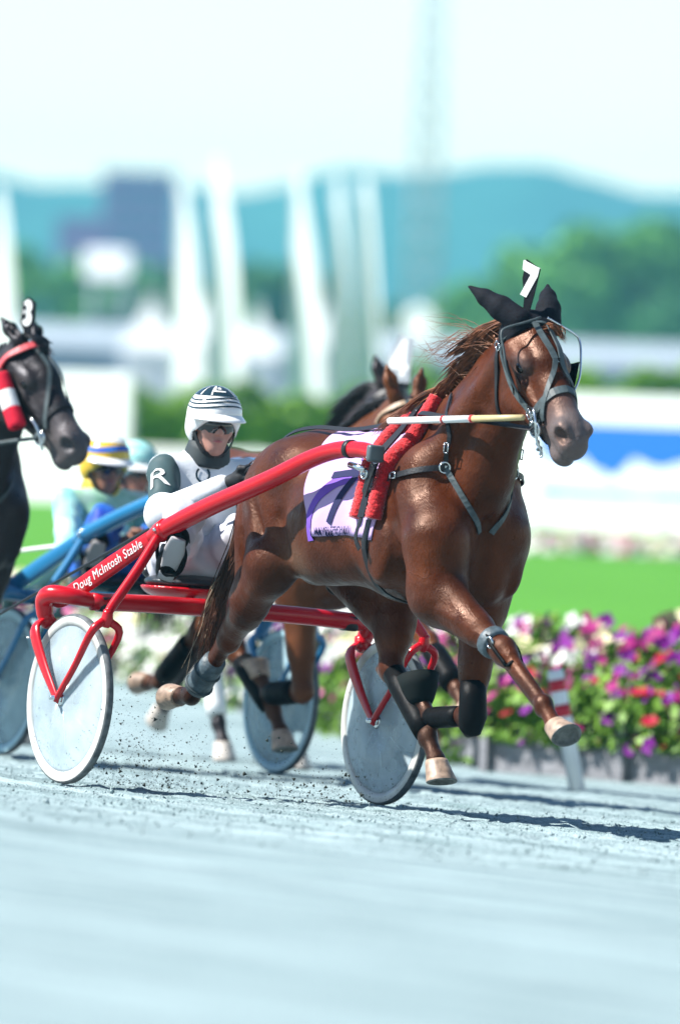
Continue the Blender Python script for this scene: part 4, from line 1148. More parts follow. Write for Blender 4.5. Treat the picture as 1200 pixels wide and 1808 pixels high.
def make_driver(name, fr, label, jacket, sleeve, trousers, helmet_cols, pose=None, vox=.008, collar=None, boots=M_BLACKBOOT, detail=True, skin=M_SKIN, visor=None):
    P = dict(pelvis=(-.42, 0, .985), chest=(-.40, 0, 1.27), neck=(-.37, 0, 1.43), head=(-.305, -.01, 1.575), look=(.93, -.25, -.08),
             shR=(-.375, -.195, 1.355), elR=(-.13, -.325, 1.165), wrR=(.115, -.165, 1.315), haR=(.185, -.13, 1.345),
             shL=(-.36, .195, 1.365), elL=(-.12, .26, 1.16), wrL=(.11, .035, 1.305), haL=(.175, -.005, 1.34),
             knR=(.0, -.295, 1.165), anR=(.16, -.43, .965), toR=(.255, -.455, 1.06), knL=(.03, .04, 1.16), anL=(.22, .38, .97), toL=(.29, .41, 1.07))
    if pose: P.update(pose)
    P = {k: np.array(v, float) for k, v in P.items()}
    T = Thing(name, P['pelvis'] * V(1, 1, 0) + V(0, 0, P['pelvis'][2] - .09), fr, label, 'person', 'drivers sitting on sulkies')
    allp = np.array(list(P.values())); lo, hi = allp.min(0) - .2, allp.max(0) + .2
    look = nrm(P['look']); side = nrm(np.cross((0, 0, 1), look)); upv = np.cross(look, side); hd = P['head']
    rot = np.array([look, side, upv])
    def hh(a, b, c): return hd + look * a + side * b + upv * c
    hips = [P['pelvis'] + V(0, -.09, 0), P['pelvis'] + V(0, .09, 0)]
    def head_sdf(F):
        F.ell(hh(-.01, 0, .02), (.095, .078, .105), .02, rot)
        F.ell(hh(.035, 0, -.055), (.06, .056, .075), .03, rot)
        F.ell(hh(.055, 0, -.105), (.034, .034, .028), .025, rot)           # chin
        F.cone(hh(.085, 0, .01), hh(.112, 0, -.030), .010, .014, .014)       # nose
        for s in (-1, 1):
            F.ell(hh(.100, s * .013, -.034), (.010, .010, .008), .008, rot)
            F.ell(hh(.06, s * .042, -.03), (.03, .025, .026), .02, rot)      # cheeks
            F.ell(hh(-.005, s * .082, -.015), (.022, .010, .032), .008, rot) # ears
            F.ell(hh(.088, s * .03, .012), (.016, .018, .012), .012, rot, 's')
        F.ell(hh(.094, 0, -.064), (.010, .026, .006), .006, rot); F.ell(hh(.092, 0, -.075), (.010, .022, .007), .006, rot)
        F.cone(hh(.102, -.02, -.0695), hh(.102, .02, -.0695), .003, .003, .004, 1, 's')
        F.cone(hh(-.02, 0, -.07), P['neck'], .055, .062, .03)
    # body: one continuous figure
    F = Field(lo, hi, vox)
    head_sdf(F)
    F.cone(P['neck'], P['chest'], .07, .13, .06); F.ell(P['chest'], (.09, .13, .15), .05); F.cone(P['chest'], P['pelvis'], .11, .11, .06); F.ell(P['pelvis'], (.12, .155, .10), .05)
    for s in 'RL':
        F.chain([P['sh' + s], P['el' + s], P['wr' + s]], [.044, .036, .026], .03); F.cone(P['chest'] + V(0, 0, .08), P['sh' + s], .055, .046, .04)
        hp = hips[0 if s == 'R' else 1]
        F.chain([hp, P['kn' + s], P['an' + s]], [.08, .055, .038], .04); F.cone(P['an' + s], P['to' + s], .04, .032, .03)
        hand_field(F, P['wr' + s], P['ha' + s], -1 if s == 'R' else 1)
    v, q = F.mesh(1)
    o = bpy.data.objects.new('body', fast_mesh('body', v - T.base, q, skin)); COL.objects.link(o); o.parent = T.root
    # jacket with folds
    rn = np.random.default_rng(len(name) * 7 + int(abs(fr.translation.x) * 100))
    def folds(v, amp):
        return amp * (np.sin(v[:, 0] * 38 + v[:, 2] * 21 + 2 * np.sin(v[:, 1] * 17)) + .7 * np.sin(v[:, 2] * 55 + v[:, 1] * 31 + 2 * np.sin(v[:, 0] * 23)))
    def cloth(name_, F, m, amp=.004, parent=None, label=None):
        v, q = F.mesh(2)
        me = fast_mesh(name_, v - T.base, q, m)
        nn = np.zeros(len(me.vertices) * 3, np.float32); me.vertices.foreach_get('normal', nn)
        w = v + nn.reshape(-1, 3) * folds(v, amp)[:, None]
        me.vertices.foreach_set('co', (w - T.base).astype(np.float32).ravel()); me.update()
        o = bpy.data.objects.new(name_, me); COL.objects.link(o); o.parent = parent or T.root
        if label: o['label'] = label
        return o, w, q
    F = Field(lo, hi, vox)
    F.cone(P['neck'] - V(0, 0, .015), P['chest'], .085, .150, .06); F.ell(P['chest'], (.125, .172, .175), .05); F.cone(P['chest'], P['pelvis'] + V(0, 0, .06), .14, .15, .06)
    for s in 'RL': F.cone(P['chest'] + V(0, 0, .08), P['sh' + s], .080, .072, .05)
    F.cut(P['pelvis'] + V(0, 0, .03), (0, 0, -1)); F.cut(P['neck'] + V(0, 0, .01), nrm(P['neck'] - P['chest']))
    jk, jw, jq = cloth('jacket', F, jacket, .006)
    jb = BVHTree.FromPolygons([tuple(x) for x in jw], [tuple(map(int, x)) for x in jq])
    T.jb = jb
    slv = {}
    for s in 'RL':
        F = Field(np.minimum(P['sh' + s], np.minimum(P['el' + s], P['wr' + s])) - .14, np.maximum(P['sh' + s], np.maximum(P['el' + s], P['wr' + s])) + .14, vox)
        el = P['el' + s]; wr = P['wr' + s]
        F.chain([P['sh' + s], el], [.073, .060], .03); F.cone(el, el + (wr - el) * .92, .057, .038, .03)
        o, w, q = cloth('sleeve', F, sleeve[s], .004)
        slv[s] = BVHTree.FromPolygons([tuple(x) for x in w], [tuple(map(int, x)) for x in q])
        T.part('glove', glove_geo(P['wr' + s], P['ha' + s], -1 if s == 'R' else 1), M_GLOVE if detail else skin)
        T.part('cuff', tube([el + (wr - el) * .84, el + (wr - el) * .97], [.045, .041], 16), sleeve.get('cuff', sleeve[s]))
    T.slv = slv
    F = Field(lo, hi, vox)
    F.ell(P['pelvis'], (.155, .195, .125), .05); F.cone(P['pelvis'], P['pelvis'] + V(.01, 0, .10), .14, .14, .05)
    F.cut(P['pelvis'] + V(0, 0, .10), (0, 0, 1))
    for s, hp in (('R', hips[0]), ('L', hips[1])):
        F.chain([hp, P['kn' + s]], [.112, .080], .04); F.cone(P['kn' + s], P['kn' + s] + (P['an' + s] - P['kn' + s]) * .9, .078, .056, .04)
    o, tw_, tq_ = cloth('trousers', F, trousers, .006)
    T.tb = BVHTree.FromPolygons([tuple(x) for x in tw_], [tuple(map(int, x)) for x in tq_])
    for s in 'RL':
        an, to, kn = P['an' + s], P['to' + s], P['kn' + s]
        F = Field(np.minimum(an, to) - .2, np.maximum(an, to) + .2, .007)
        d = nrm(to - an); F.cone(an - d * .05, to, .050, .042, .03); F.cone(an, an + (kn - an) * .45, .054, .060, .03); F.ell(to + d * .02, (.045, .045, .045), .02)
        b_, _, _ = cloth('boot', F, boots, .0)
        nrm_s = nrm(np.cross(np.cross(d, kn - an), d)) * -1
        c0 = an - d * .06 + nrm_s * .045; c1 = to + d * .05 + nrm_s * .042
        T.part('sole', tube([c0, c0 + (c1 - c0) * .3, c0 + (c1 - c0) * .7, c1], [.034, .036, .046, .032], 14, 12, squash=.28, up=nrm_s), mat('grey_boot_sole', (.34, .33, .34), .7) if 'grey_boot_sole' not in bpy.data.materials else bpy.data.materials['grey_boot_sole'], parent=b_)
    # collar and neck cloth
    if collar: T.part('neck_cloth', tube([P['neck'] - V(.0, 0, .03), P['neck'] + V(.008, 0, .01), P['neck'] + V(.02, 0, .055), P['neck'] + V(.03, 0, .075)], [.105, .100, .090, .07], 20, 10), collar)
    # helmet
    hc, hc2, hvis = helmet_cols
    F = Field(hd - .22, hd + .22, .006)
    F.ell(hh(-.012, 0, .035), (.138, .118, .125), .02, rot); F.ell(hh(-.05, 0, -.03), (.085, .112, .085), .03, rot)
    F.ell(hh(.10, 0, -.085), (.105, .105, .108), .02, rot, 's'); F.ell(hh(-.01, 0, -.02), (.108, .092, .115), .01, rot, 's')
    F.cut(hh(0, 0, -.085), -upv)
    v, q = F.mesh(2)
    hm = bpy.data.objects.new('helmet', fast_mesh('helmet', v - T.base, q, hc)); COL.objects.link(hm); hm.parent = T.root
    hb = BVHTree.FromPolygons([tuple(x) for x in v], [tuple(map(int, x)) for x in q])
    def dome(az, el_, off=.002):
        d = look * (math.cos(el_) * math.cos(az)) + side * (math.cos(el_) * math.sin(az)) + upv * math.sin(el_)
        h_ = hb.ray_cast(Vector(hh(-.012, 0, .035) + d * .4), Vector(-d))
        return (np.array(h_[0]) if h_[0] is not None else hh(-.012, 0, .035) + d * .13) + d * off
    def dome_band(az0, az1, e0, e1, n=30, m=4, off=.002, wav=0):
        v = []
        for i in range(n):
            az = az0 + (az1 - az0) * i / (n - 1)
            for j in range(m): v.append(dome(az, e0 + (e1 - e0) * j / (m - 1) + wav * math.sin(az * 2 + .6), off))
        return np.array(v), [(i * m + j, i * m + j + 1, (i + 1) * m + j + 1, (i + 1) * m + j) for i in range(n - 1) for j in range(m - 1)]
    T.part('crown_panel', dome_band(-math.pi, math.pi, R(42), R(90), 50, 8), hc2, parent=hm)
    if detail:
        for e_ in (33, 25, 16): T.part('stripe', dome_band(-math.pi, math.pi, R(e_), R(e_ + 3.2), 60, 3, .0025, R(4)), hc2, parent=hm)
        for az in (-62, -28, 40): T.part('stripe', dome_band(R(az), R(az + 4), R(43), R(86), 4, 12, .0035), hc, parent=hm)
        # crest: white outlined diamond with a ring
        T.part('emblem', dome_band(R(-22), R(16), R(52), R(56), 10, 3, .004), hc, parent=hm)
        T.part('emblem', dome_band(R(-22), R(-16), R(52), R(76), 4, 8, .004), hc, parent=hm)
        T.part('emblem', dome_band(R(-10), R(4), R(61), R(69), 6, 4, .004), hc, parent=hm)
    else:
        T.part('stripe', dome_band(-math.pi, math.pi, R(18), R(30), 50, 4, .0025, R(5)), visor or hc2, parent=hm)
    # visor
    vv = []; nu = 17
    for i in range(nu):
        a = R(-68 + 136 * i / (nu - 1))
        for k in range(5):
            rr = .118 + .055 * k / 4 * math.cos(a) ** .6
            vv.append(hh(rr * math.cos(a) - .004, .90 * rr * math.sin(a), .052 - .012 * (k / 4) ** 1.5 - .018 * k / 4))
    w2 = [p - upv * .005 for p in vv]; m_ = len(vv)
    ff = [(i * 5 + k, i * 5 + k + 1, (i + 1) * 5 + k + 1, (i + 1) * 5 + k) for i in range(nu - 1) for k in range(4)]
    rim = [i * 5 + 4 for i in range(nu)]
    ff = ff + [tuple(x + m_ for x in f_[::-1]) for f_ in ff] + [(rim[i], rim[i] + m_, rim[i + 1] + m_, rim[i + 1]) for i in range(nu - 1)]
    T.part('visor', (np.array(vv + w2), ff), hvis, parent=hm)
    # goggles and straps
    gv = []; nu = 21
    for i in range(nu):
        a = R(-72 + 144 * i / (nu - 1))
        for k in range(7):
            z = .030 - .070 * k / 6; ed = .010 * math.sin(math.pi * k / 6)
            z += (.010 * abs(math.sin(a)) if k > 3 else 0) + (.012 if k == 6 and abs(a) < .25 else 0)
            gv.append(hh((.100 + ed) * math.cos(a) + .006, (.083 + ed * .6) * math.sin(a), z))
    T.part('goggles', (np.array(gv), [(i * 7 + k, (i + 1) * 7 + k, (i + 1) * 7 + k + 1, i * 7 + k + 1) for i in range(nu - 1) for k in range(6)]), M_GLASS)
    for s in (-1, 1):
        T.part('chin_strap', ribbon([hh(.0, s * .095, -.01), hh(.03, s * .078, -.07), hh(.055, s * .045, -.122), hh(.06, 0, -.135)], .020, .004, side * s + look * .4, 12), M_LEATHER, smooth=False)
    T.part('lips', tube([hh(.090, -.022, -.070), hh(.104, 0, -.069), hh(.090, .022, -.070)], [.003, .0065, .003], 8, 10), M_LIPS)
    T.dome_c = hd; T.pose = P
    return T

def glove_geo(wr, ha, side):
    F = Field(np.minimum(wr, ha) - .11, np.maximum(wr, ha) + .11, .0045)
    w = np.array(wr, float); p = np.array(ha, float)
    hand_field(F, w, p, side)
    F.f -= .0035
    v, q = F.mesh(1)
    return v, [tuple(x) for x in q]

M_SILK = mat('white_silk', (.66, .69, .72), .6, .3, bump=.25, bscale=25)
M_SLEEVE = mat('dark_teal_sleeve', (.035, .068, .072), .6, .3)
M_TROUSER = mat('white_trousers', (.60, .60, .66), .55, .3, bump=.15, bscale=25)
M_HELMW = mat('white_helmet', (.80, .80, .78), .15, .5)
M_HELMB = mat('black_helmet_paint', (.010, .028, .038), .10, .6)
DRIVER = make_driver('driver', RACE, 'person in white silks, black topped helmet and dark goggles driving the red sulky', M_SILK,
                     {'R': M_SLEEVE, 'L': M_SILK, 'cuff': M_SILK}, M_TROUSER, (M_HELMW, M_HELMB, M_HELMW), collar=mat('dark_neck_cloth', (.012, .022, .026), .7), vox=.0075)
def decal(T, bvh, g2, origin, u, w, look_from, m, name, off=.004, label=None):
    """flat print laid on a surface; g2 = flat letters, u and w the axes"""
    d = nrm(np.cross(u, w)); d = d if d @ np.array(look_from) > 0 else -d; out = []
    for q in g2[0]:
        p = np.array(origin) + np.array(u) * q[0] + np.array(w) * q[1]
        h = bvh.ray_cast(Vector(p + d * .3), Vector(-d))
        out.append((np.array(h[0]) if h[0] is not None else p) + d * off)
    return T.part(name, (np.array(out), g2[1]), m, smooth=False, label=label)
PD = DRIVER.pose
ax = nrm(PD['elR'] - PD['shR']); mid = PD['shR'] + (PD['elR'] - PD['shR']) * .46
cu = nrm(np.cross(-ax, V(.72, -.69, .1))); cu = cu if cu @ V(.5, .5, 0) > 0 else -cu
decal(DRIVER, DRIVER.slv['R'], text_flat('R', .17), mid, cu * 1.0, -ax, (.6, -.8, .1), M_WHITE, 'sleeve_letter', .006, label='white letter R on the dark sleeve')
F2 = Field(np.minimum(PD['elR'], PD['wrR']) - .14, np.maximum(PD['elR'], PD['wrR']) + .14, .006); el, sh, wr = PD['elR'], PD['shR'], PD['wrR']
F2.cone(el + (sh - el) * .12, el, .074, .073, .02); F2.cone(el, el + (wr - el) * .93, .071, .048, .03)
v2, q2 = F2.mesh(1); DRIVER.part('elbow_panel', (v2, [tuple(x) for x in q2]), M_SILK)
# horseshoe emblem on the breast
hsx = [(math.cos(a) * .033, math.sin(a) * .036) for a in np.linspace(R(-230), R(50), 20)]; hi_ = [(math.cos(a) * .024, math.sin(a) * .027) for a in np.linspace(R(50), R(-230), 20)]
hv_ = np.array([(a, b, 0) for a, b in hsx + hi_]); n_ = len(hsx)
hf_ = [(i, i + 1, 2 * n_ - 2 - i, 2 * n_ - 1 - i) for i in range(n_ - 1)]
decal(DRIVER, DRIVER.jb, (hv_, hf_), V(-.27, -.065, 1.352), V(.42, .9, 0), V(0, 0, 1), (.9, -.4, .2), M_HELMB, 'emblem', label='dark horseshoe on the white jacket')
# round badge on the knee
kb = V(.035, .03, 1.165)
DRIVER.part('knee_badge', lathe([(.0, .004), (.05, .0), (.052, -.006), (.0, -.01)], kb + V(.075, -.042, .03), (.80, -.55, .2), 24), M_SILK, label='round white badge on the knee')

# ------------------------------------------------------------------ reins and whip
RN = Thing('reins', (.3, -.1, 1.36), RACE, 'black leather reins running from the gloved hands to the bit of the chestnut horse', 'reins')
for s, ha in ((-1, 'haR'), (1, 'haL')):
    h0 = PD[ha]
    pts = [h0 + V(-.06, 0, -.035), h0 + V(.02, 0, .012), (.34, s * .055 - .05, 1.43), (.50, s * .08 - .02, 1.535), (.70, s * .085, 1.572), (1.05, s * .085, 1.572), (1.53, s * .10, 1.628), (1.70, s * .17, 1.645), (1.95, s * .185, 1.63), (2.2, s * .155, 1.62), H(.47, -.075, s * .105)]
    RN.part('rein', ribbon(pts, .022, .004, (0, s, .9), 60), M_LEATHER, smooth=False)
    RN.part('hand_loop', tube([h0 + V(.02, 0, .012), h0 + V(.07, s * .01, .035), h0 + V(.12, s * .01, .05)], [.013, .011, .010], 8, 10), M_LEATHER)
    RN.part('buckle', buckle(h0 + V(.13, s * .01, .075), (1, 0, .5), (0, s, .9), .03, .02), M_STEEL)
WH = Thing('whip', PD['haR'], RACE, 'thin black whip trailing back from the hand of the driver in white', 'whip')
d = nrm(V(-1.956, -.1, .682) - V(.317, -.1, 1.381)); w0 = PD['haR']
WH.part('handle', tube([w0 - d * .14, w0 + d * .10], [.011, .009], 10), M_LEATHER)
WH.part('stock', tube([w0 + d * .10, w0 + d * .9 + V(0, 0, -.004), w0 + d * 2.3 + V(0, 0, -.02)], [.009, .008, .006], 8, 20), M_LEATHER)
# ------------------------------------------------------------------ the horses and sulkies behind
import copy
def frame_at(x, y, yaw=0.0):
    return RACE @ Matrix.Translation((x, y, 0)) @ Matrix.Rotation(R(yaw), 4, 'Z')

def ear_field(F, H, sgn_list, back=.6):
    for s in sgn_list:
        b = H(.01, .06, s * .06); tip = b + V(-.07 * back, s * .035, .15 - .05 * max(0, back - 1))
        F.cone(b, b + (tip - b) * .5, .034, .032, .03); F.cone(b + (tip - b) * .5, tip, .032, .006, .02)
        F.cone(b + (tip - b) * .3 + V(.036, 0, 0), b + (tip - b) * .75 + V(.022, 0, 0), .016, .01, .015, 1, 's')

def pose_low(drop, fwd, nose=(.66, 0, -.75), legs=None, yaw=0.0, back=.6):
    hd = Head((2.185 + fwd, 0, 2.01 - drop), nose, yaw, 1.06)
    d = drop; f_ = fwd
    P = dict(head=hd,
             neck=dict(crest=[(1.36, 0, 1.50), (1.66 + f_ * .4, 0, 1.61 - d * .3), (1.96 + f_ * .8, 0, 1.83 - d * .85), (2.13 + f_, 0, 1.955 - d)], cr=[.10, .095, .08, .07],
                       mid=[(1.62, 0, 1.38), (1.90 + f_ * .6, 0, 1.60 - d * .6), (2.12 + f_, 0, 1.85 - d)], mr=[.24, .185, .13],
                       throat=[(1.80, 0, 1.14), (1.94 + f_ * .3, 0, 1.42 - d * .3), (2.07 + f_ * .8, 0, 1.64 - d * .8), (2.18 + f_, 0, 1.78 - d)], tr=[.18, .14, .10, .08]),
             RF=POSE_MAIN['RF'], LF=POSE_MAIN['LF'], RH=POSE_MAIN['RH'], LH=POSE_MAIN['LH'], hooves=POSE_MAIN['hooves'], legdark={},
             extra=[lambda F: ear_field(F, hd, (-1, 1), back)])
    if legs: P.update(legs)
    return P
# mirrored diagonal: left fore reaching, right fore folded
def mir(pts): return [(p[0], -p[1], p[2]) for p in pts]
LEGS_B = dict(LF=mir(POSE_MAIN['RF']), RF=mir(POSE_MAIN['LF']), LH=mir(POSE_MAIN['RH']), RH=mir(POSE_MAIN['LH']),
              hooves=dict(LF=POSE_MAIN['hooves']['RF'], RF=POSE_MAIN['hooves']['LF'], LH=POSE_MAIN['hooves']['RH'], RH=POSE_MAIN['hooves']['LH']))
LEGS_STAND = dict(
    RF=[(1.87, -.18, 1.13), (1.76, -.18, .90), (1.86, -.14, .50), (1.74, -.13, .19), (1.78, -.13, .10)],
    LF=[(1.93, .18, 1.13), (1.95, .17, .92), (2.28, .14, .66), (2.36, .13, .34), (2.43, .13, .26)],
    RH=[(.60, -.15, 1.24), (.88, -.2, .95), (.78, -.14, .56), (.92, -.12, .20), (.98, -.12, .10)],
    LH=[(.55, .15, 1.26), (.66, .22, .985), (.24, .15, .62), (-.06, .13, .33), (-.14, .13, .25)],
    hooves=dict(RF=((.1, 0, -1), (1, 0, .1)), LF=((.5, 0, -.86), (.86, 0, .5)), RH=((.1, 0, -1), (1, 0, .1)), LH=((-.6, 0, -.5), (.5, 0, -.8))))

coat_bay = coat_material('bay_coat', (.095, .03, .010), (.048, .014, .006), (.10, .075, .07), (.010, .008, .008), spec_tint=(1.0, .62, .45))
coat_dark = coat_material('dark_brown_coat', (.024, .016, .014), (.012, .009, .009), (.075, .066, .066), (.008, .007, .007))
coat_black = coat_material('black_brown_coat', (.013, .009, .009), (.006, .005, .005), (.07, .06, .06), (.05, .058, .062))
M_BLACKHAIR = mat('black_mane', (.012, .011, .012), .5, .4, noise=.4, nscale=14)

def simple_tack(fr, P, T, label_b, m1, noserope=None):
    H = P['head']; b = T.bvh
    t = Thing('bridle', H(.25, -.05, 0), fr, label_b, 'bridle', 'bridles of the horses behind')
    for s in (-1, 1):
        t.part('cheek_strap', strap(b, [H(.045, -.03, s * .105), H(.12, -.075, s * .11), H(.24, -.095, s * .10), H(.44, -.07, s * .08)], .022, .006), m1, smooth=False)
        t.part('face_strap', strap(b, [H(.06, .09, s * .03), H(.2, .10, s * .022), H(.32, .06, s * .06), H(.45, -.04, s * .085)], .02, .006, off=.008), M_GREYSTRAP, smooth=False)
        t.part('bit_ring', ring(H(.47, -.075, s * .092), H.ey, .03, .006, 14), M_STEEL)
        t.part('bit_cheek', tube([H(.36, -.06, s * .10), H(.44, -.055, s * .10), H(.52, -.10, s * .085)], .008, 6, 8), M_STEEL)
    t.part('noseband', strap(b, [H(.395, .09, 0), H(.395, .065, -.055), H(.405, -.03, -.085), H(.40, -.15, 0), H(.405, -.03, .085), H(.395, .065, .055), H(.395, .09, 0)], .03, .006, off=.006), m1, smooth=False)
    t.part('browband', strap(b, [H(.08, -.05, -.10), H(.07, .03, -.085), H(.07, .10, 0), H(.07, .03, .085), H(.08, -.05, .10)], .026, .007, off=.008), m1, smooth=False)
    t.part('breast_strap', strap(b, [(1.80, -.235, 1.40), (1.895, -.158, 1.43), (1.975, -.125, 1.335), (2.02, -.015, 1.17), (1.975, .125, 1.335), (1.895, .158, 1.43)], .024, .006, off=.006), M_GREYSTRAP, smooth=False)
    return t

M_BLUE = mat('glossy_blue_paint', (.02, .17, .36), .22, .6, coat=.3)
M_BLUERIM = mat('pale_blue_rim', (.30, .48, .56), .35, .4)
M_DARKPAINT = mat('dark_green_paint', (.01, .05, .05), .25, .5)

# --- second pair: bay horse and blue sulky
FR2 = frame_at(-5.5, 2.62)
P2 = pose_low(.20, .06, legs=LEGS_B)
T2 = make_horse('trotting_horse', P2, FR2, (1.2, 0, 0), coat_bay, 'bay horse with brown ears half hidden behind the withers of the chestnut horse', vox=.012, hoof_mats=M_HOOF)
T2.part('mane', strands(crest_mane(P2, rnd, 350, .22, 1.0, -.4), rnd, 7, .006), M_BLACKHAIR)
T2.part('tail', strands(tail_strands(rnd, [(.34, 0, 1.37), (.20, 0, 1.44), (.13, 0, 1.32), (.12, 0, 1.10), (.08, 0, .90), (.05, 0, .70)], 220, .05), rnd, 9, .007), M_BLACKHAIR)
for k_ in ('RF', 'LF', 'RH', 'LH'): T2.part('leg_boot', leg_sleeve(P2, k_, 2, .2, .9, .058, .058), M_BLACKBOOT)
simple_tack(FR2, P2, T2, 'bridle with a tan browband on the bay horse behind', mat('tan_leather', (.30, .20, .12), .5))
S2 = make_sulky('racing_sulky', FR2, 'blue two wheeled racing sulky behind the red one', M_BLUE, M_BLUERIM, M_DISC_CLEAR, None, 5, seat_shell=M_DARKPAINT)
M_GREENSILK = mat('green_and_pale_silk', (.16, .46, .24), .6, .3, nscale=7, alt=(.55, .72, .62), noise=.1)
M_TURQ = mat('turquoise_silk', (.12, .48, .48), .6, .3, nscale=6, alt=(.50, .74, .68), noise=.1)
M_ROYAL = mat('royal_blue_silk', (.012, .06, .46), .6, .3, nscale=9, alt=(.03, .20, .62), noise=.1)
M_YELLOW = mat('yellow_helmet', (.74, .47, .03), .2, .5)
M_TAN = mat('tanned_skin', (.30, .14, .09), .55, .3)
lean = dict(pelvis=(-.45, 0, .955), chest=(-.56, -.02, 1.18), neck=(-.56, -.03, 1.325), head=(-.50, -.04, 1.455), look=(.95, -.1, -.12), shR=(-.55, -.21, 1.255), shL=(-.53, .18, 1.265),
            elR=(-.33, -.30, 1.02), wrR=(-.12, -.12, 1.08), haR=(-.05, -.09, 1.10), elL=(-.30, .22, 1.02), wrL=(-.10, .06, 1.06), haL=(-.04, .03, 1.08))
D2 = make_driver('driver', FR2, 'person in green and turquoise silks and yellow helmet behind the red sulky', M_GREENSILK, {'R': M_TURQ, 'L': M_GREENSILK}, M_ROYAL, (M_YELLOW, M_HELMW, M_HELMW), lean, .011, mat('yellow_collar', (.62, .42, .02), .6), detail=False, skin=M_TAN, visor=M_ROYAL)
wd = Thing('whip', D2.pose['haR'], FR2, 'white whip held back by the driver in the yellow helmet', 'whip')
w0 = D2.pose['haR']; wd.part('stock', tube([w0 + V(.1, 0, .03), w0, w0 + V(-.45, -.16, -.06), w0 + V(-.95, -.30, -.13)], [.012, .012, .011, .007], 8, 16), M_WHITE)

# --- third pair, partly hidden
FR3 = frame_at(-9.0, 4.62)
P3 = pose_low(.04, .0, legs=LEGS_STAND)
T3 = make_horse('trotting_horse', P3, FR3, (1.2, 0, 0), coat_dark, 'dark horse with black mane and ears behind the bay horse', vox=.012, hoof_mats=M_WHITEHOOF)
T3.part('mane', strands(crest_mane(P3, rnd, 900, .30, 1.1, -.3), rnd, 8, .007), M_BLACKHAIR)
T3.part('tail', strands(tail_strands(rnd, [(.34, 0, 1.37), (.20, 0, 1.44), (.13, 0, 1.32), (.12, 0, 1.10), (.08, 0, .90), (.05, 0, .70)], 200, .05), rnd, 9, .007), M_BLACKHAIR)
for k_ in ('RF', 'RH'): T3.part('leg_boot', leg_sleeve(P3, k_, 2, .2, .9, .055, .055), M_WHITE)
simple_tack(FR3, P3, T3, 'black bridle on the dark horse behind the bay horse', M_LEATHER)
S3 = make_sulky('racing_sulky', FR3, 'dark green racing sulky farthest back, mostly hidden by the blue one', M_DARKPAINT, M_TYRE, M_DISC_CLEAR, None, 6)
D3 = make_driver('driver', FR3, 'person in royal blue silks and pale helmet half hidden behind the yellow helmet', M_ROYAL, {'R': M_ROYAL, 'L': M_ROYAL}, M_TROUSER, (mat('pale_green_helmet', (.42, .66, .62), .2, .5), M_TURQ, M_HELMW), {k: (np.array(v) + V(.17, .0, .04)) if k != 'look' else v for k, v in lean.items()}, .012, None, detail=False, skin=M_TAN)
M_POSTGREY = mat('pale_number_board', (.30, .33, .36), .6)
four = [(.03, .19), (.055, .19), (.055, .06), (.075, .06), (.075, .035), (.055, .035), (.055, .0), (.025, .0), (.025, .035), (-.045, .035), (-.045, .07)]
number_plate(FR3, P3['head'](.0, .11, 0), [four], 'white number on the head of the dark horse behind the bay horse', outline=[(-.06, -.03), (.085, -.03), (.09, .20), (.0, .215), (-.06, .09)], lat=(.9, .4, 0), plate=M_POSTGREY)

# --- black horse at the left edge
FR4 = frame_at(-6.6, 1.21)
P4 = pose_low(.07, .0, (.68, 0, -.73), yaw=R(16), back=1.9, legs=dict(
    RF=[(1.87, -.18, 1.12), (1.80, -.18, .88), (2.16, -.14, .68), (2.25, -.13, .37), (2.20, -.13, .27)], hooves=dict(POSE_MAIN['hooves'], RF=((-.25, 0, -.97), (.97, 0, -.25)))))
T4 = make_horse('trotting_horse', P4, FR4, (1.2, 0, 0), coat_black, 'black horse with red and white cheek rolls cut off by the left edge', vox=.010, hoof_mats=M_DARKHOOF)
T4.part('mane', strands(crest_mane(P4, rnd, 350, .2, .8, .5), rnd, 7, .006), M_BLACKHAIR)
T4.part('forelock', strands([[P4['head'](.0, .09, rnd.normal(0, .03)), P4['head'](.05, .12, rnd.normal(.0, .03)), P4['head'](.11 + rnd.normal(0, .02), .10, rnd.normal(.02, .03))] for _ in range(70)], rnd, 6, .004), M_BLACKHAIR)
B4 = simple_tack(FR4, P4, T4, 'bridle with a red browband on the black horse at the left edge', M_LEATHER)
H4 = P4['head']; M_REDCLOTH = mat('red_fleece_roll', (.62, .01, .035), .8, .2, bump=.5, bscale=80); M_WHITEROLL = mat('white_fleece_roll', (.80, .78, .76), .85, .2, bump=.5, bscale=80)
for s in (-1, 1):
    CR = Thing('cheek_roll', H4(.2, -.06, s * .14), FR4, 'red and white fleece roll on the %s cheek of the black horse' % ('near' if s < 0 else 'far'), 'cheek roll', 'fleece cheek rolls of the black horse')
    a_, b_ = H4(.12, -.055, s * .150), H4(.37, -.12, s * .135); r_ = [.040, .044, .044, .042]
    for t0, t1, m_ in ((0, .33, M_REDCLOTH), (.33, .66, M_WHITEROLL), (.66, 1, M_REDCLOTH)):
        g = tube([a_ + (b_ - a_) * t0, a_ + (b_ - a_) * (t0 + .03), a_ + (b_ - a_) * (t1 - .03), a_ + (b_ - a_) * t1], [.034 if t0 == 0 else .042, .044, .044, .034 if t1 == 1 else .042], 16, 12); CR.part('fleece_roll', g, m_)
B4.part('browband', strap(T4.bvh, [H4(.08, -.05, -.10), H4(.07, .03, -.085), H4(.07, .10, 0), H4(.07, .03, .085), H4(.08, -.05, .10)], .034, .008, off=.018), mat('pink_red_band', (.50, .06, .07), .5), smooth=False)
B4.part('rein', tube([H4(.47, -.075, -.105), (1.95, -.2, 1.46), (1.5, -.16, 1.6)], .010, 8, 14), M_GREYSTRAP)
three = []
for c0, r_ in ((.145, .032), (.088, .036)):
    for i in range(12):
        a = R(150 - 300 * i / 11); three.append((r_ * math.cos(a) * .8, c0 + r_ * math.sin(a)))
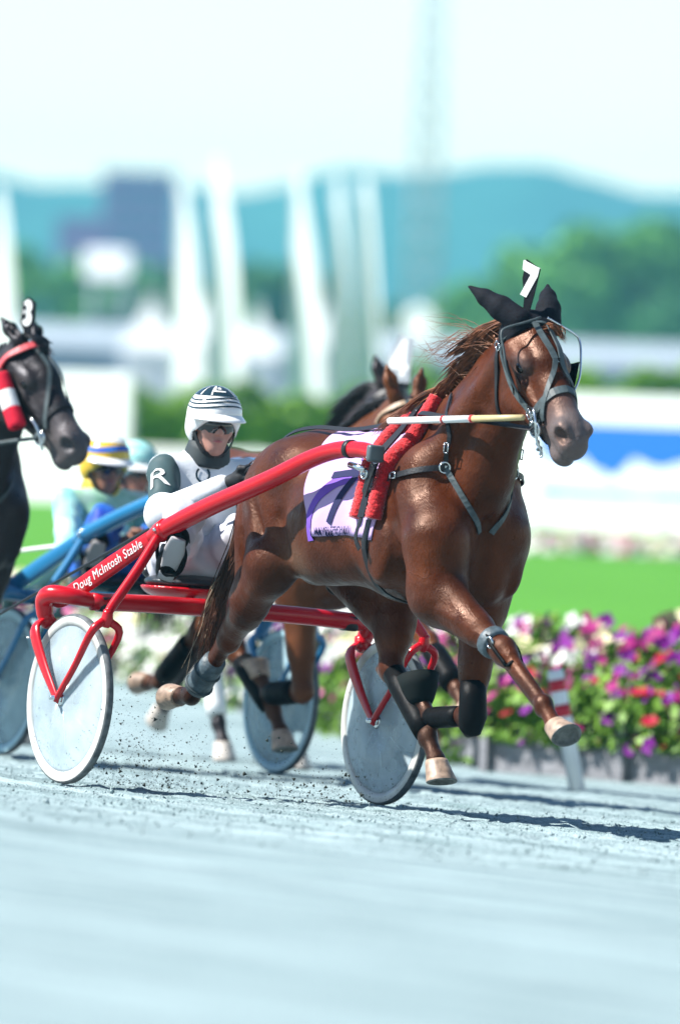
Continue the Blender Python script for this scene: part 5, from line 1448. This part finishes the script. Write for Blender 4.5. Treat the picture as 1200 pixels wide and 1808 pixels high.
three_in = [(x * .2 - .008, .116 + (y - .116) * .62) for x, y in three[::-1]]
number_plate(FR4, H4(.0, .075, -.02), [three + three_in], 'white number 3 on the head of the black horse', plate=M_EARCLOTH, outline=[(-.016, -.03), (.016, -.03), (.030, .04), (.046, .085), (.043, .165), (0, .188), (-.035, .165), (-.04, .065), (-.016, .03)], lat=(.9, .4, 0))
# ------------------------------------------------------------------ flower beds
M_LEAFA = mat('petunia_leaf', (.09, .25, .02), .55, .3, noise=.45, nscale=5, alt=(.20, .36, .035))
M_BOARD = mat('weathered_planter_board', (.22, .22, .235), .85, .2, noise=.35, nscale=8, bump=.4, bscale=30, stretch=(1, 1, 6))
M_SOIL = mat('planter_soil', (.05, .04, .03), .95, .1)
FCOL = {k: mat(k + '_petals', c, .6, .2) for k, c in dict(magenta=(.27, .002, .12), purple=(.16, .004, .20), crimson=(.33, .002, .025), white=(.70, .70, .66), pink=(.50, .10, .27), cream=(.66, .60, .36)).items()}
def petal_mesh(m):
    v = [(0, 0, -.35)]; f = []
    for i in range(20):
        a = 2 * math.pi * i / 20; r_ = .86 + .14 * math.cos(5 * a); v.append((.45 * math.cos(a), .45 * math.sin(a), -.05)); v.append((r_ * math.cos(a), r_ * math.sin(a), .06 * math.cos(5 * a)))
    for i in range(20):
        a, b = 1 + 2 * i, 1 + 2 * ((i + 1) % 20); f += [(0, a, b), (a, a + 1, b + 1, b)]
    return new_mesh('flower', v, f, m)
FMESH = {k: petal_mesh(m) for k, m in FCOL.items()}

def leaves(pts, nors, size, rn, jit=.9):
    p = np.array(pts, float); n = len(p); d = np.array(nors, float) + rn.normal(0, jit, (n, 3)); d /= np.linalg.norm(d, axis=1, keepdims=True)
    a = np.cross(d, rn.normal(size=(n, 3))); a /= np.linalg.norm(a, axis=1, keepdims=True); b = np.cross(d, a); s = (size * rn.uniform(.6, 1.4, n))[:, None]
    v = np.stack([p - a * s, p - b * s * .55 + d * s * .15, p + a * s, p + b * s * .55 + d * s * .15], 1).reshape(-1, 3)
    k = np.arange(n)[:, None] * 4
    return v, np.vstack([k + (0, 1, 2), k + (0, 2, 3)])

def flower_bed(A, Bp, depth, h0, h1, label, palette, n_flower, n_leaf, fsize=.036, boards=2, board_h=.27, seed=1, low=0.0):
    rn = np.random.default_rng(seed)
    A = V(*A, track_z(*A)); Bp = V(*Bp, track_z(*Bp)); L = np.linalg.norm((Bp - A)[:2]); e = (Bp - A) / L; inn = nrm(V(-e[1], e[0], 0)); inn = inn if inn[1] > 0 else -inn
    T = Thing('flower_bed', (A + Bp) / 2, I4, label, 'flower bed', 'flower beds along the inside of the track')
    g = lambda x, y, z: A + e * x + inn * y + V(0, 0, z)
    def slab(x0, x1, y0, y1, z0, z1):
        v = [g(x, y, z) for x in (x0, x1) for y in (y0, y1) for z in (z0, z1)]
        return np.array(v), [(0, 1, 3, 2), (4, 6, 7, 5), (0, 4, 5, 1), (2, 3, 7, 6), (0, 2, 6, 4), (1, 5, 7, 3)]
    nb = max(1, int(round(L / 1.2))); bh = board_h / boards
    if board_h > 0:
        for i in range(nb):
            for k in range(boards):
                T.part('board', slab(L * i / nb + .006, L * (i + 1) / nb - .006, rn.uniform(-.006, .006), .045, k * bh + .004 - .02, (k + 1) * bh - .004), M_BOARD, smooth=False)
            T.part('post', slab(L * i / nb - .03, L * i / nb + .03, -.05, -.008, -.02, board_h + .02), M_BOARD, smooth=False)
        T.part('soil', slab(0, L, .05, depth, 0, board_h * .8), M_SOIL, smooth=False)
    def mound(x, y):
        t = min(1, max(0, y / depth))
        z = h0 + (h1 - h0) * math.sin(t * math.pi * .5) + .05 * math.sin(x * 5.1 + seed) + .04 * math.sin(x * 11.3 + y * 7)
        return z
    P, N = [], []
    for _ in range(n_leaf):
        x, y = rn.uniform(0, L), depth * rn.random() ** 1.6
        if rn.random() < .22 and board_h > 0: y = rn.uniform(-.10, .02); z = rn.uniform(low, h0)
        else: z = mound(x, y) * (1 - .35 * rn.random() ** 2)
        P.append(g(x, y, z)); N.append(-inn * .5 + V(0, 0, .8))
    fo = T.part('foliage', leaves(P, N, .042, rn), M_LEAFA, smooth=False); fo['kind'] = 'stuff'
    keys = list(palette); pr = np.array([palette[k] for k in keys], float); pr /= pr.sum()
    zaxis = V(0, 0, 1)
    for i in range(n_flower):
        x, y = rn.uniform(0, L), depth * rn.random() ** 1.3
        if rn.random() < .16: y = rn.uniform(-.12, 0); z = rn.uniform(max(low, .08), h0)
        else: z = mound(x, y) + rn.uniform(-.01, .035)
        k = keys[rn.choice(len(keys), p=pr)]
        if 'back' in palette: pass
        o = bpy.data.objects.new('flower', FMESH[k]); COL.objects.link(o); o.parent = T.root
        d = nrm(-inn * .9 + V(0, 0, .6) + rn.normal(0, .4, 3)); s = fsize * rn.uniform(.75, 1.25)
        o.matrix_local = Matrix.Translation(Vector(g(x, y, z) - T.base)) @ Vector(d).to_track_quat('Z', 'Y').to_matrix().to_4x4() @ Matrix.Scale(s, 4)
    return T
flower_bed((.88, 52.8), (2.35, 51.2), 1.4, .42, .72, 'flower bed of magenta and red petunias at the right, behind the striped post', dict(magenta=6, purple=4, crimson=2.5, pink=.3), 298, 5200, .048, seed=3, low=.17, board_h=.30)
flower_bed((-.12, 58.2), (.80, 53.3), 1.4, .36, .66, 'flower bed of purple petunias seen between the legs of the horses', dict(magenta=4, purple=4, crimson=.8, pink=1.0), 285, 3800, .050, board_h=.16, boards=1, seed=4)
flower_bed((-1.5, 66.6), (-.16, 58.7), 1.6, .28, .60, 'flower bed of white blossoms under the axle of the red sulky', dict(white=8, pink=.5, purple=.8, cream=1), 298, 2000, .105, board_h=.10, boards=1, seed=5)
flower_bed((-3.4, 77.6), (-1.62, 67.3), 1.4, .25, .55, 'flower bed of mixed pale and pink blossoms farthest to the left', dict(white=4, magenta=2.5, pink=1.5, cream=1), 280, 2200, .10, board_h=.10, boards=1, seed=6)
# pale flowers at the back rim of the right bed
flower_bed((.95, 54.3), (2.5, 52.6), .5, .62, .80, 'row of cream and white petunias along the back of the red bed', dict(white=3, cream=2, magenta=4, purple=4), 170, 1500, .060, board_h=0, seed=8)
flower_bed((2.2, 128.0), (7.6, 127.0), 2.0, .08, .20, 'low far flower bed of pale pink blossoms in front of the blue and white board', dict(white=5, pink=4, cream=2, magenta=.6), 200, 2600, .11, board_h=0, seed=9)

# ------------------------------------------------------------------ striped marker post
mp = Thing('marker_post', (1.27, 48.6, track_z(1.27, 48.6)), I4, 'leaning white marker post with red bands beside the flower bed', 'post')
b0 = mp.base; ax_ = nrm(V(-.225, -.02, 1)); M_POSTRED = mat('post_red', (.55, .012, .03), .4, .4); M_POSTWHITE = mat('post_white', (.78, .79, .80), .45, .4, noise=.06, nscale=9)
mp.part('pole', lathe([(.042, -.03), (.042, .625), (.038, .633), (.0, .634)], b0, ax_, 24), M_POSTWHITE)
for z0, z1 in ((.525, .585), (.39, .455)): mp.part('red_band', lathe([(.0421, z0), (.0435, z0), (.0435, z1), (.0421, z1)], b0, ax_, 24), M_POSTRED)

# ------------------------------------------------------------------ boards behind the lawn
def board_frame(x, y): return Matrix.Translation((x, y, 0)) @ Matrix.Rotation(R(-45), 4, 'Z')
def board_thing(name, label, cat, x, y, length, z1):
    fr = board_frame(x, y)
    T = Thing(name, (length / 2, 0, GZ), fr, label, cat)
    n = max(2, int(length / 2.0) + 1)
    for i in range(n):
        T.part('panel', box((length * i / n + .004, 0, GZ + .01), (length * (i + 1) / n - .004, .10, z1), .015), M_POSTWHITE, smooth=False)
    for i in range(n + 1):
        q = .1 + (length - .2) * i / n
        T.part('leg', box((q - .05, .103, GZ - .02), (q + .05, .2, z1 - .1)), M_BOARD, smooth=False)
    return T
bt = board_thing('advertising_board', 'long white board with a blue panel behind the lawn at the right', 'board', 1.55, 155.0, 13.0, 1.80)
M_BLUEPRINT = mat('blue_print', (.010, .13, .50), .6, .3)
rb = np.random.default_rng(5)
top = [(2.35, 1.36), (12.8, 1.36)]; low_ = []
for i in range(46):
    x = 12.8 - 10.45 * i / 45; low_.append((x, .78 + .17 * math.sin(x * 1.2) + .10 * math.sin(x * 4.5) + rb.uniform(-.10, .10)))
bt.part('blue_field', extrude_poly(top + low_, .004, lambda a, b, w: V(a, -.003 - w, b)), M_BLUEPRINT, smooth=False)
low2 = [(2.35, .14), (12.8, .14)] + [(12.8 - 10.45 * i / 30, .28 + rb.uniform(-.03, .03)) for i in range(31)]
bt.part('blue_stripe', extrude_poly(low2, .004, lambda a, b, w: V(a, -.003 - w, b)), M_BLUEPRINT, smooth=False)
board_thing('white_board', 'tall white board on the lawn behind the black horse', 'board', -7.5, 166.0, 5.4, 1.88)
lw = Thing('barrier', (5, 0, GZ), board_frame(-8.6, 169.0), 'low white barrier crossing the lawn behind the drivers', 'barrier')
for i in range(8):
    x0 = 1.65 * i; lw.part('panel', box((x0 + .01, 0, GZ + .01), (x0 + 1.64, .12, .62), .02), M_POSTWHITE, smooth=False)
    lw.part('post', box((x0 - .04, .125, GZ - .02), (x0 + .04, .2, .66)), M_POSTWHITE, smooth=False)

# ------------------------------------------------------------------ hedge
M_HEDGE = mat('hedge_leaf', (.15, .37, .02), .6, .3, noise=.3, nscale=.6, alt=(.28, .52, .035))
M_BARK = mat('bark', (.09, .065, .05), .9, .2, noise=.4, nscale=6, bump=.5, bscale=12)
def hedge(label, x0, x1, Y, h, th, n, seed):
    rn = np.random.default_rng(seed); T = Thing('hedge', ((x0 + x1) / 2, Y, GZ), I4, label, 'hedge'); P, N = [], []
    for _ in range(n):
        x = rn.uniform(x0, x1); k = rn.random(); hh_ = h * (1 + .06 * math.sin(x * 2.3) + .05 * math.sin(x * 6.1))
        if k < .6: p = V(x, Y - th / 2 + rn.normal(0, .06), GZ + rn.random() * hh_); n_ = V(0, -1, .3)
        else: p = V(x, Y + rn.uniform(-th / 2, th / 2), GZ + hh_ + rn.normal(0, .05)); n_ = V(0, 0, 1)
        P.append(p); N.append(n_)
    f_ = T.part('foliage', leaves(P, N, .10, rn), M_HEDGE, smooth=False); f_['kind'] = 'stuff'
    for i in range(int((x1 - x0) / 1.5) + 1): T.part('stem', tube([(x0 + .4 + 1.5 * i, Y, GZ - .05), (x0 + .45 + 1.5 * i, Y + .02, GZ + h * .8)], [.05, .02], 7), M_BARK)
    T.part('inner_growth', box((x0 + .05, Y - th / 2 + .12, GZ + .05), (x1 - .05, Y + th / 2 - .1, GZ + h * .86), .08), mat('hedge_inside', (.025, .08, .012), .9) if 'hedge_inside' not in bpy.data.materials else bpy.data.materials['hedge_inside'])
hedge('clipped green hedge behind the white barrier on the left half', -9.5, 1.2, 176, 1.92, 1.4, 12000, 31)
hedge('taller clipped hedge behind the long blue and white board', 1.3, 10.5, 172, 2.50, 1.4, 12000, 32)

# ------------------------------------------------------------------ feather flags
M_FLAG = mat('white_flag_cloth', (.80, .82, .84), .7, .2)
_n = M_FLAG.node_tree; _t = _n.nodes.new('ShaderNodeBsdfTranslucent'); _t.inputs[0].default_value = (.80, .82, .84, 1); _m = _n.nodes.new('ShaderNodeMixShader'); _m.inputs[0].default_value = .22
_n.links.new(_n.nodes['Principled BSDF'].outputs[0], _m.inputs[1]); _n.links.new(_t.outputs[0], _m.inputs[2]); _n.links.new(_m.outputs[0], _n.nodes['Material Output'].inputs[0])
M_POLE = mat('white_flag_pole', (.72, .76, .78), .4, .4)
def feather_flag(X, Y, top, low, w, label, ph, fl=.05):
    T = Thing('feather_flag', (X, Y, GZ), I4, label, 'flag', 'white flags on tall poles behind the hedge')
    T.part('pole', tube([(X, Y, GZ - .05), (X, Y, low), (X, Y, top - .05)], [.04, .035, .018], 10, 12), M_POLE)
    nu, nv = 9, 30; v = []
    for j in range(nv):
        t = j / (nv - 1); z = low + (top - low) * t; wd = 1.5 * w * (1 - .85 * t ** 1.8) * (1 + .06 * math.sin(t * 7 + ph))
        for i in range(nu):
            u = i / (nu - 1); v.append((X + .03 + wd * u * .62 - fl * .8 * math.sin(u * 7 + t * 5 + ph) * u, Y - wd * u * .85 + fl * .6 * math.sin(u * 7 + t * 5 + ph) * u, z - .12 * u * (1 - t) + .05 * math.sin(u * 5 + ph)))
    f = [(j * nu + i, j * nu + i + 1, (j + 1) * nu + i + 1, (j + 1) * nu + i) for j in range(nv - 1) for i in range(nu - 1)]
    T.part('cloth', (v, f), M_FLAG)
for X, top, low, w, lab, ph in ((-7.5, 5.8, 1.5, .60, 'white flag at the far left edge above the black horse', 0.), (-3.62, 6.0, 1.3, .62, 'white flag just left of the tallest flag', 1.1), (-2.90, 6.6, 1.1, .76, 'tallest white flag above the helmet of the driver in white', 2.0),
                                (-1.18, 6.35, .9, .76, 'white flag leftmost of the three above the croup of the chestnut horse', 3.1), (-.34, 6.25, .9, .60, 'white flag in the middle of the three above the chestnut horse', 4.0), (.22, 6.25, 1.2, .60, 'white flag rightmost of the three, next to the light tower', 5.2)):
    feather_flag(X, 200, top, low, w, lab, ph)

# ------------------------------------------------------------------ light tower
M_GALV = mat('pale_galvanised_steel', (.42, .48, .58), .5, .4)
TX, TY = 3.15, 400.0
lt_ = Thing('light_tower', (TX, TY, GZ), I4, 'tall pale lattice light tower behind the flags', 'light tower')
for sx in (-.65, .65):
    for sy in (-.65, .65): lt_.part('leg', tube([(TX + sx, TY + sy, GZ - .1), (TX + sx * .75, TY + sy * .75, 23)], [.11, .09], 8), M_GALV)
for k in range(16):
    z = .4 + k * 1.4; h_ = 1.4; s1 = .65 - .25 * .65 * z / 23; s2 = .65 - .25 * .65 * (z + h_) / 23
    for sy in (-1, 1):
        lt_.part('brace', tube([(TX - s1, TY + sy * s1, z), (TX + s2, TY + sy * s2, z + h_)], .055, 6), M_GALV); lt_.part('brace', tube([(TX + s1, TY + sy * s1, z), (TX - s2, TY + sy * s2, z + h_)], .055, 6), M_GALV)
    lt_.part('rung', tube([(TX - s1, TY - s1, z), (TX + s1, TY - s1, z)], .055, 6), M_GALV)
lt_.part('dish', lathe([(.0, .0), (.42, .07), (.75, .24), (.73, .27), (.40, .10), (.0, .03)], (TX - .05, TY - 1.0, 4.6), (-.3, -1, .2), 24), M_POSTWHITE)
lt_.part('lamp_frame', box((TX - 1.4, TY - .2, 23), (TX + 1.4, TY + .2, 23.3)), M_GALV)
for i in range(4): lt_.part('lamp', lathe([(.12, 0), (.34, .3), (.34, .36), (.0, .36)], (TX - 1.05 + .7 * i, TY - .2, 23.7), (0, -1, -.4), 14), M_GALV)

# ------------------------------------------------------------------ trees
M_TREE = [mat('tree_leaf_mid', (.07, .28, .035), .6, .3, noise=.35, nscale=.5, alt=(.13, .40, .04)), mat('tree_leaf_dark', (.035, .18, .045), .6, .3, noise=.35, nscale=.5, alt=(.07, .27, .055))]
def tree(label, X, Y, h, rad, kind, seed, n=2600):
    rn = np.random.default_rng(seed); T = Thing('tree', (X, Y, GZ), I4, label, 'tree', 'trees beyond the far side of the course')
    tk = T.part('trunk', tube([(X, Y, GZ - .2), (X + rn.normal(0, .1), Y, h * .35), (X + rn.normal(0, .2), Y, h * .75)], [h * .035, h * .026, h * .008], 9, 8), M_BARK)
    P, N = [], []; blobs = []
    for _ in range(12):
        a = rn.uniform(0, 2 * np.pi); rr = rad * rn.uniform(.2, .75); c = V(X + rr * math.cos(a), Y + rr * math.sin(a), h * rn.uniform(.35, .82)); blobs.append((c, rad * rn.uniform(.32, .55)))
        T.part('limb', tube([(X, Y, h * .3), (X + (c[0] - X) * .5, Y + (c[1] - Y) * .5, (h * .3 + c[2]) / 2 + .1), c], [h * .014, h * .009, h * .004], 6, 6), M_BARK, parent=tk)
    blobs.append((V(X, Y, h * .82), rad * .42))
    for c, r_ in blobs:
        for _ in range(n // len(blobs)):
            d = nrm(rn.normal(size=3)); q = r_ * (1 - .45 * rn.random() ** 2); P.append(c + d * q * V(1, 1, .8)); N.append(d)
    f_ = T.part('crown', leaves(P, N, .034 * h, rn), M_TREE[kind], smooth=False); f_['kind'] = 'stuff'
for i, (X, Y, h, r_, k, lab) in enumerate(((8.6, 640, 9.6, 3.8, 0, 'green tree nearest the light tower on the right'), (12.0, 660, 12.4, 4.4, 0, 'rounded green tree to the left of the number 7 plate'), (15.8, 640, 13.8, 4.6, 0, 'tall green tree above the head of the chestnut horse'),
    (19.8, 645, 14.2, 4.6, 0, 'tall green tree right of the number 7 plate'), (24.0, 650, 13.4, 4.6, 1, 'dark green tree at the right edge'), (21.2, 615, 8.8, 4.0, 1, 'low dark bushy tree at the right edge in front of the taller trees'), (13.4, 610, 7.6, 3.6, 1, 'low bushy tree behind the ears of the chestnut horse'), (28.5, 660, 14.0, 4.8, 0, 'green tree just beyond the right edge'),
    (-22.4, 640, 10.6, 4.2, 0, 'green tree at the far left behind the first flag'), (-18.4, 650, 10.2, 4.2, 0, 'green tree on the left below the purple brown building'), (-14.6, 640, 9.4, 3.8, 1, 'dark green tree on the left beside the white tents'), (-4.4, 660, 10.6, 3.0, 1, 'narrow dark tree between the flags'), (3.3, 680, 8.2, 2.8, 1, 'small dark tree behind the light tower'), (-8.4, 700, 9.8, 3.4, 0, 'green tree behind the white tents'))):
    tree(lab, X, Y, h * 1.06, r_ * 1.08, k, 50 + i, 3400)

# ------------------------------------------------------------------ tents, truck, sign, far building
M_TENT = mat('white_tent_canvas', (.80, .80, .80), .7, .2)
def tent(label, X, Y, w, h, seed):
    T = Thing('tent', (X, Y, GZ), I4, label, 'tent', 'white event tents beyond the course')
    e = h * .55; q = w / 2
    v = [(X - q, Y - q, e), (X + q, Y - q, e), (X + q, Y + q, e), (X - q, Y + q, e)]; n_ = 6; rings = []
    for k in range(n_ + 1):
        t = k / n_; s = q * (1 - t) ** 1.5 * 1.04 + .05; z = e + (h - e) * t; rings.append([(X - s, Y - s, z), (X + s, Y - s, z), (X + s, Y + s, z), (X - s, Y + s, z)])
    vv = [p for r_ in rings for p in r_]; ff = [(k * 4 + j, k * 4 + (j + 1) % 4, (k + 1) * 4 + (j + 1) % 4, (k + 1) * 4 + j) for k in range(n_) for j in range(4)] + [(n_ * 4, n_ * 4 + 1, n_ * 4 + 2, n_ * 4 + 3)]
    T.part('roof', (vv, ff), M_TENT, smooth=False)
    for a, b in ((-1, -1), (1, -1), (1, 1), (-1, 1)): T.part('leg', tube([(X + a * q * .97, Y + b * q * .97, GZ - .05), (X + a * q * .97, Y + b * q * .97, e)], .06, 6), M_GALV)
    T.part('side_wall', box((X - q * .96, Y + q * .90, GZ), (X + q * .96, Y + q * .93, e)), M_TENT, smooth=False)
    T.part('valance', box((X - q, Y - q - .02, e - .35), (X + q, Y - q + .02, e)), M_TENT, smooth=False)
tent('white tent leftmost, left of the tall flag', -9.3, 450, 2.6, 6.2, 1); tent('white tent just behind the tallest flag', -6.4, 455, 3.4, 7.0, 2); tent('white tent right of the tallest flag', -4.2, 445, 2.2, 5.8, 3); tent('white tent between the three flags', -.7, 450, 2.2, 6.8, 4)
bbf = Matrix.Translation((-14.3, 560, 0)) @ Matrix.Rotation(R(-25), 4, 'Z')
bb = Thing('billboard', (0, 0, GZ), bbf, 'white billboard on posts above the trees at the left', 'billboard')
bb.part('panel', box((-1.5, 0, 7.9), (1.5, .3, 9.6), .1), M_TENT, smooth=False)
for x in (-1.0, 1.0): bb.part('post', tube([(x, .42, GZ - .2), (x, .42, 8.6)], .12, 8), M_GALV)
M_BRICK = mat('purple_brown_brick', (.19, .06, .17), .9, .2, noise=.2, nscale=.6); M_PANE = mat('dark_window', (.04, .06, .10), .15, .5); M_ROOFG = mat('flat_roof', (.25, .25, .27), .9)
BX, BY, BW, BH = -36.0, 1600.0, 12.0, 37.0
bl = Thing('apartment_building', (BX, BY, GZ), I4, 'purple brown apartment building rising in front of the hills at the left', 'building')
bl.part('wall', box((BX - BW / 2, BY, GZ - .5), (BX + BW / 2, BY + 12, BH)), M_BRICK, smooth=False)
bl.part('roof', box((BX - BW / 2 - .3, BY - .3, BH + .003), (BX + BW / 2 + .3, BY + 12.3, BH + .8)), M_ROOFG, smooth=False)
for r_ in range(11):
    for c_ in range(4):
        x = BX - BW / 2 + 1.4 + c_ * 2.6; z = 2.2 + r_ * 3.15
        wv = bl.part('window', box((x, BY - .08, z), (x + 1.4, BY - .004, z + 1.6)), M_PANE, smooth=False)
        bl.part('sill', box((x - .1, BY - .22, z - .16), (x + 1.5, BY - .004, z - .004)), M_ROOFG, smooth=False, parent=wv)
bl.part('wall', box((BX - BW / 2 - 7.5, BY + 2, GZ - .5), (BX - BW / 2 - .01, BY + 11, BH * .80)), M_BRICK, smooth=False, label='lower wing of the building')
bl.part('wall', box((BX + BW / 2 + .01, BY + 3, GZ - .5), (BX + BW / 2 + 4.5, BY + 10, BH * .62)), M_BRICK, smooth=False, label='lower wing of the building')
# long pale stable block closing the far side of the course
SY = 490.0
sb = Thing('stable_block', (2, SY, GZ), I4, 'long low pale stable block on the far side of the course', 'building')
M_PALEWALL = mat('pale_grey_blue_wall', (.27, .32, .36), .8, .2, noise=.1, nscale=.4)
sb.part('wall', box((-24, SY, GZ - .1), (30, SY + 9, 3.6)), M_PALEWALL, smooth=False)
sb.part('roof', ([(-24.4, SY - .5, 3.61), (30.4, SY - .5, 3.61), (30.4, SY + 4.5, 4.7), (-24.4, SY + 4.5, 4.7), (30.4, SY + 9.5, 3.61), (-24.4, SY + 9.5, 3.61)], [(0, 1, 2, 3), (3, 2, 4, 5), (1, 4, 2), (0, 3, 5)]), mat('pale_metal_roof', (.36, .41, .45), .5, .4), smooth=False)
for i in range(18):
    x = -22.6 + 3 * i; dr = sb.part('door', box((x, SY - .06, GZ), (x + 1.2, SY - .004, 2.1)), M_GALV, smooth=False)
    sb.part('window', box((x + 1.7, SY - .06, 1.2), (x + 2.4, SY - .004, 2.0)), M_PANE, smooth=False)

# ------------------------------------------------------------------ hills and air
M_HILL = ground_material('wooded_hill', (.012, .065, .050), (.024, .10, .070), .012, .6, (1, 1, 1), .08)
hx = np.linspace(-900, 900, 220); hy = np.linspace(0, 1, 26); hv = []
for t in hy:
    for x in hx:
        ridge = 60 + 6 * math.sin(x * .011 + 1) + 3.5 * math.sin(x * .037) + 1.5 * math.sin(x * .11 + 2) - 4 * max(0, x) / 300
        hv.append((x, 2500 + 260 * t, -1.0 + ridge * math.sin(t * math.pi / 2) ** .8 + .9 * math.sin(x * .45 + t * 30) * t + .6 * math.sin(x * .9 - t * 21) * t))
nx = len(hx); hf = [(j * nx + i, j * nx + i + 1, (j + 1) * nx + i + 1, (j + 1) * nx + i) for j in range(len(hy) - 1) for i in range(nx - 1)]
single('hills', (hv, hf), M_HILL, I4, (0, 0, 0), kind='structure')

# air: one box of even, thin haze round the whole place
hzm = bpy.data.materials.new('thin_blue_air'); hzm.use_nodes = True; hn = hzm.node_tree
hn.nodes.remove(hn.nodes['Principled BSDF']); pv = hn.nodes.new('ShaderNodeVolumePrincipled')
pv.inputs['Color'].default_value = (.22, .74, 1.0, 1); pv.inputs['Density'].default_value = .00022; pv.inputs['Anisotropy'].default_value = .2
hn.links.new(pv.outputs[0], hn.nodes['Material Output'].inputs['Volume'])
single('haze', box((-1100, -40, -3.5), (1100, 2900, 76)), hzm, I4, (0, 0, 0), kind='stuff', smooth=False, label='thin blue summer haze over the far hills', cat='haze')
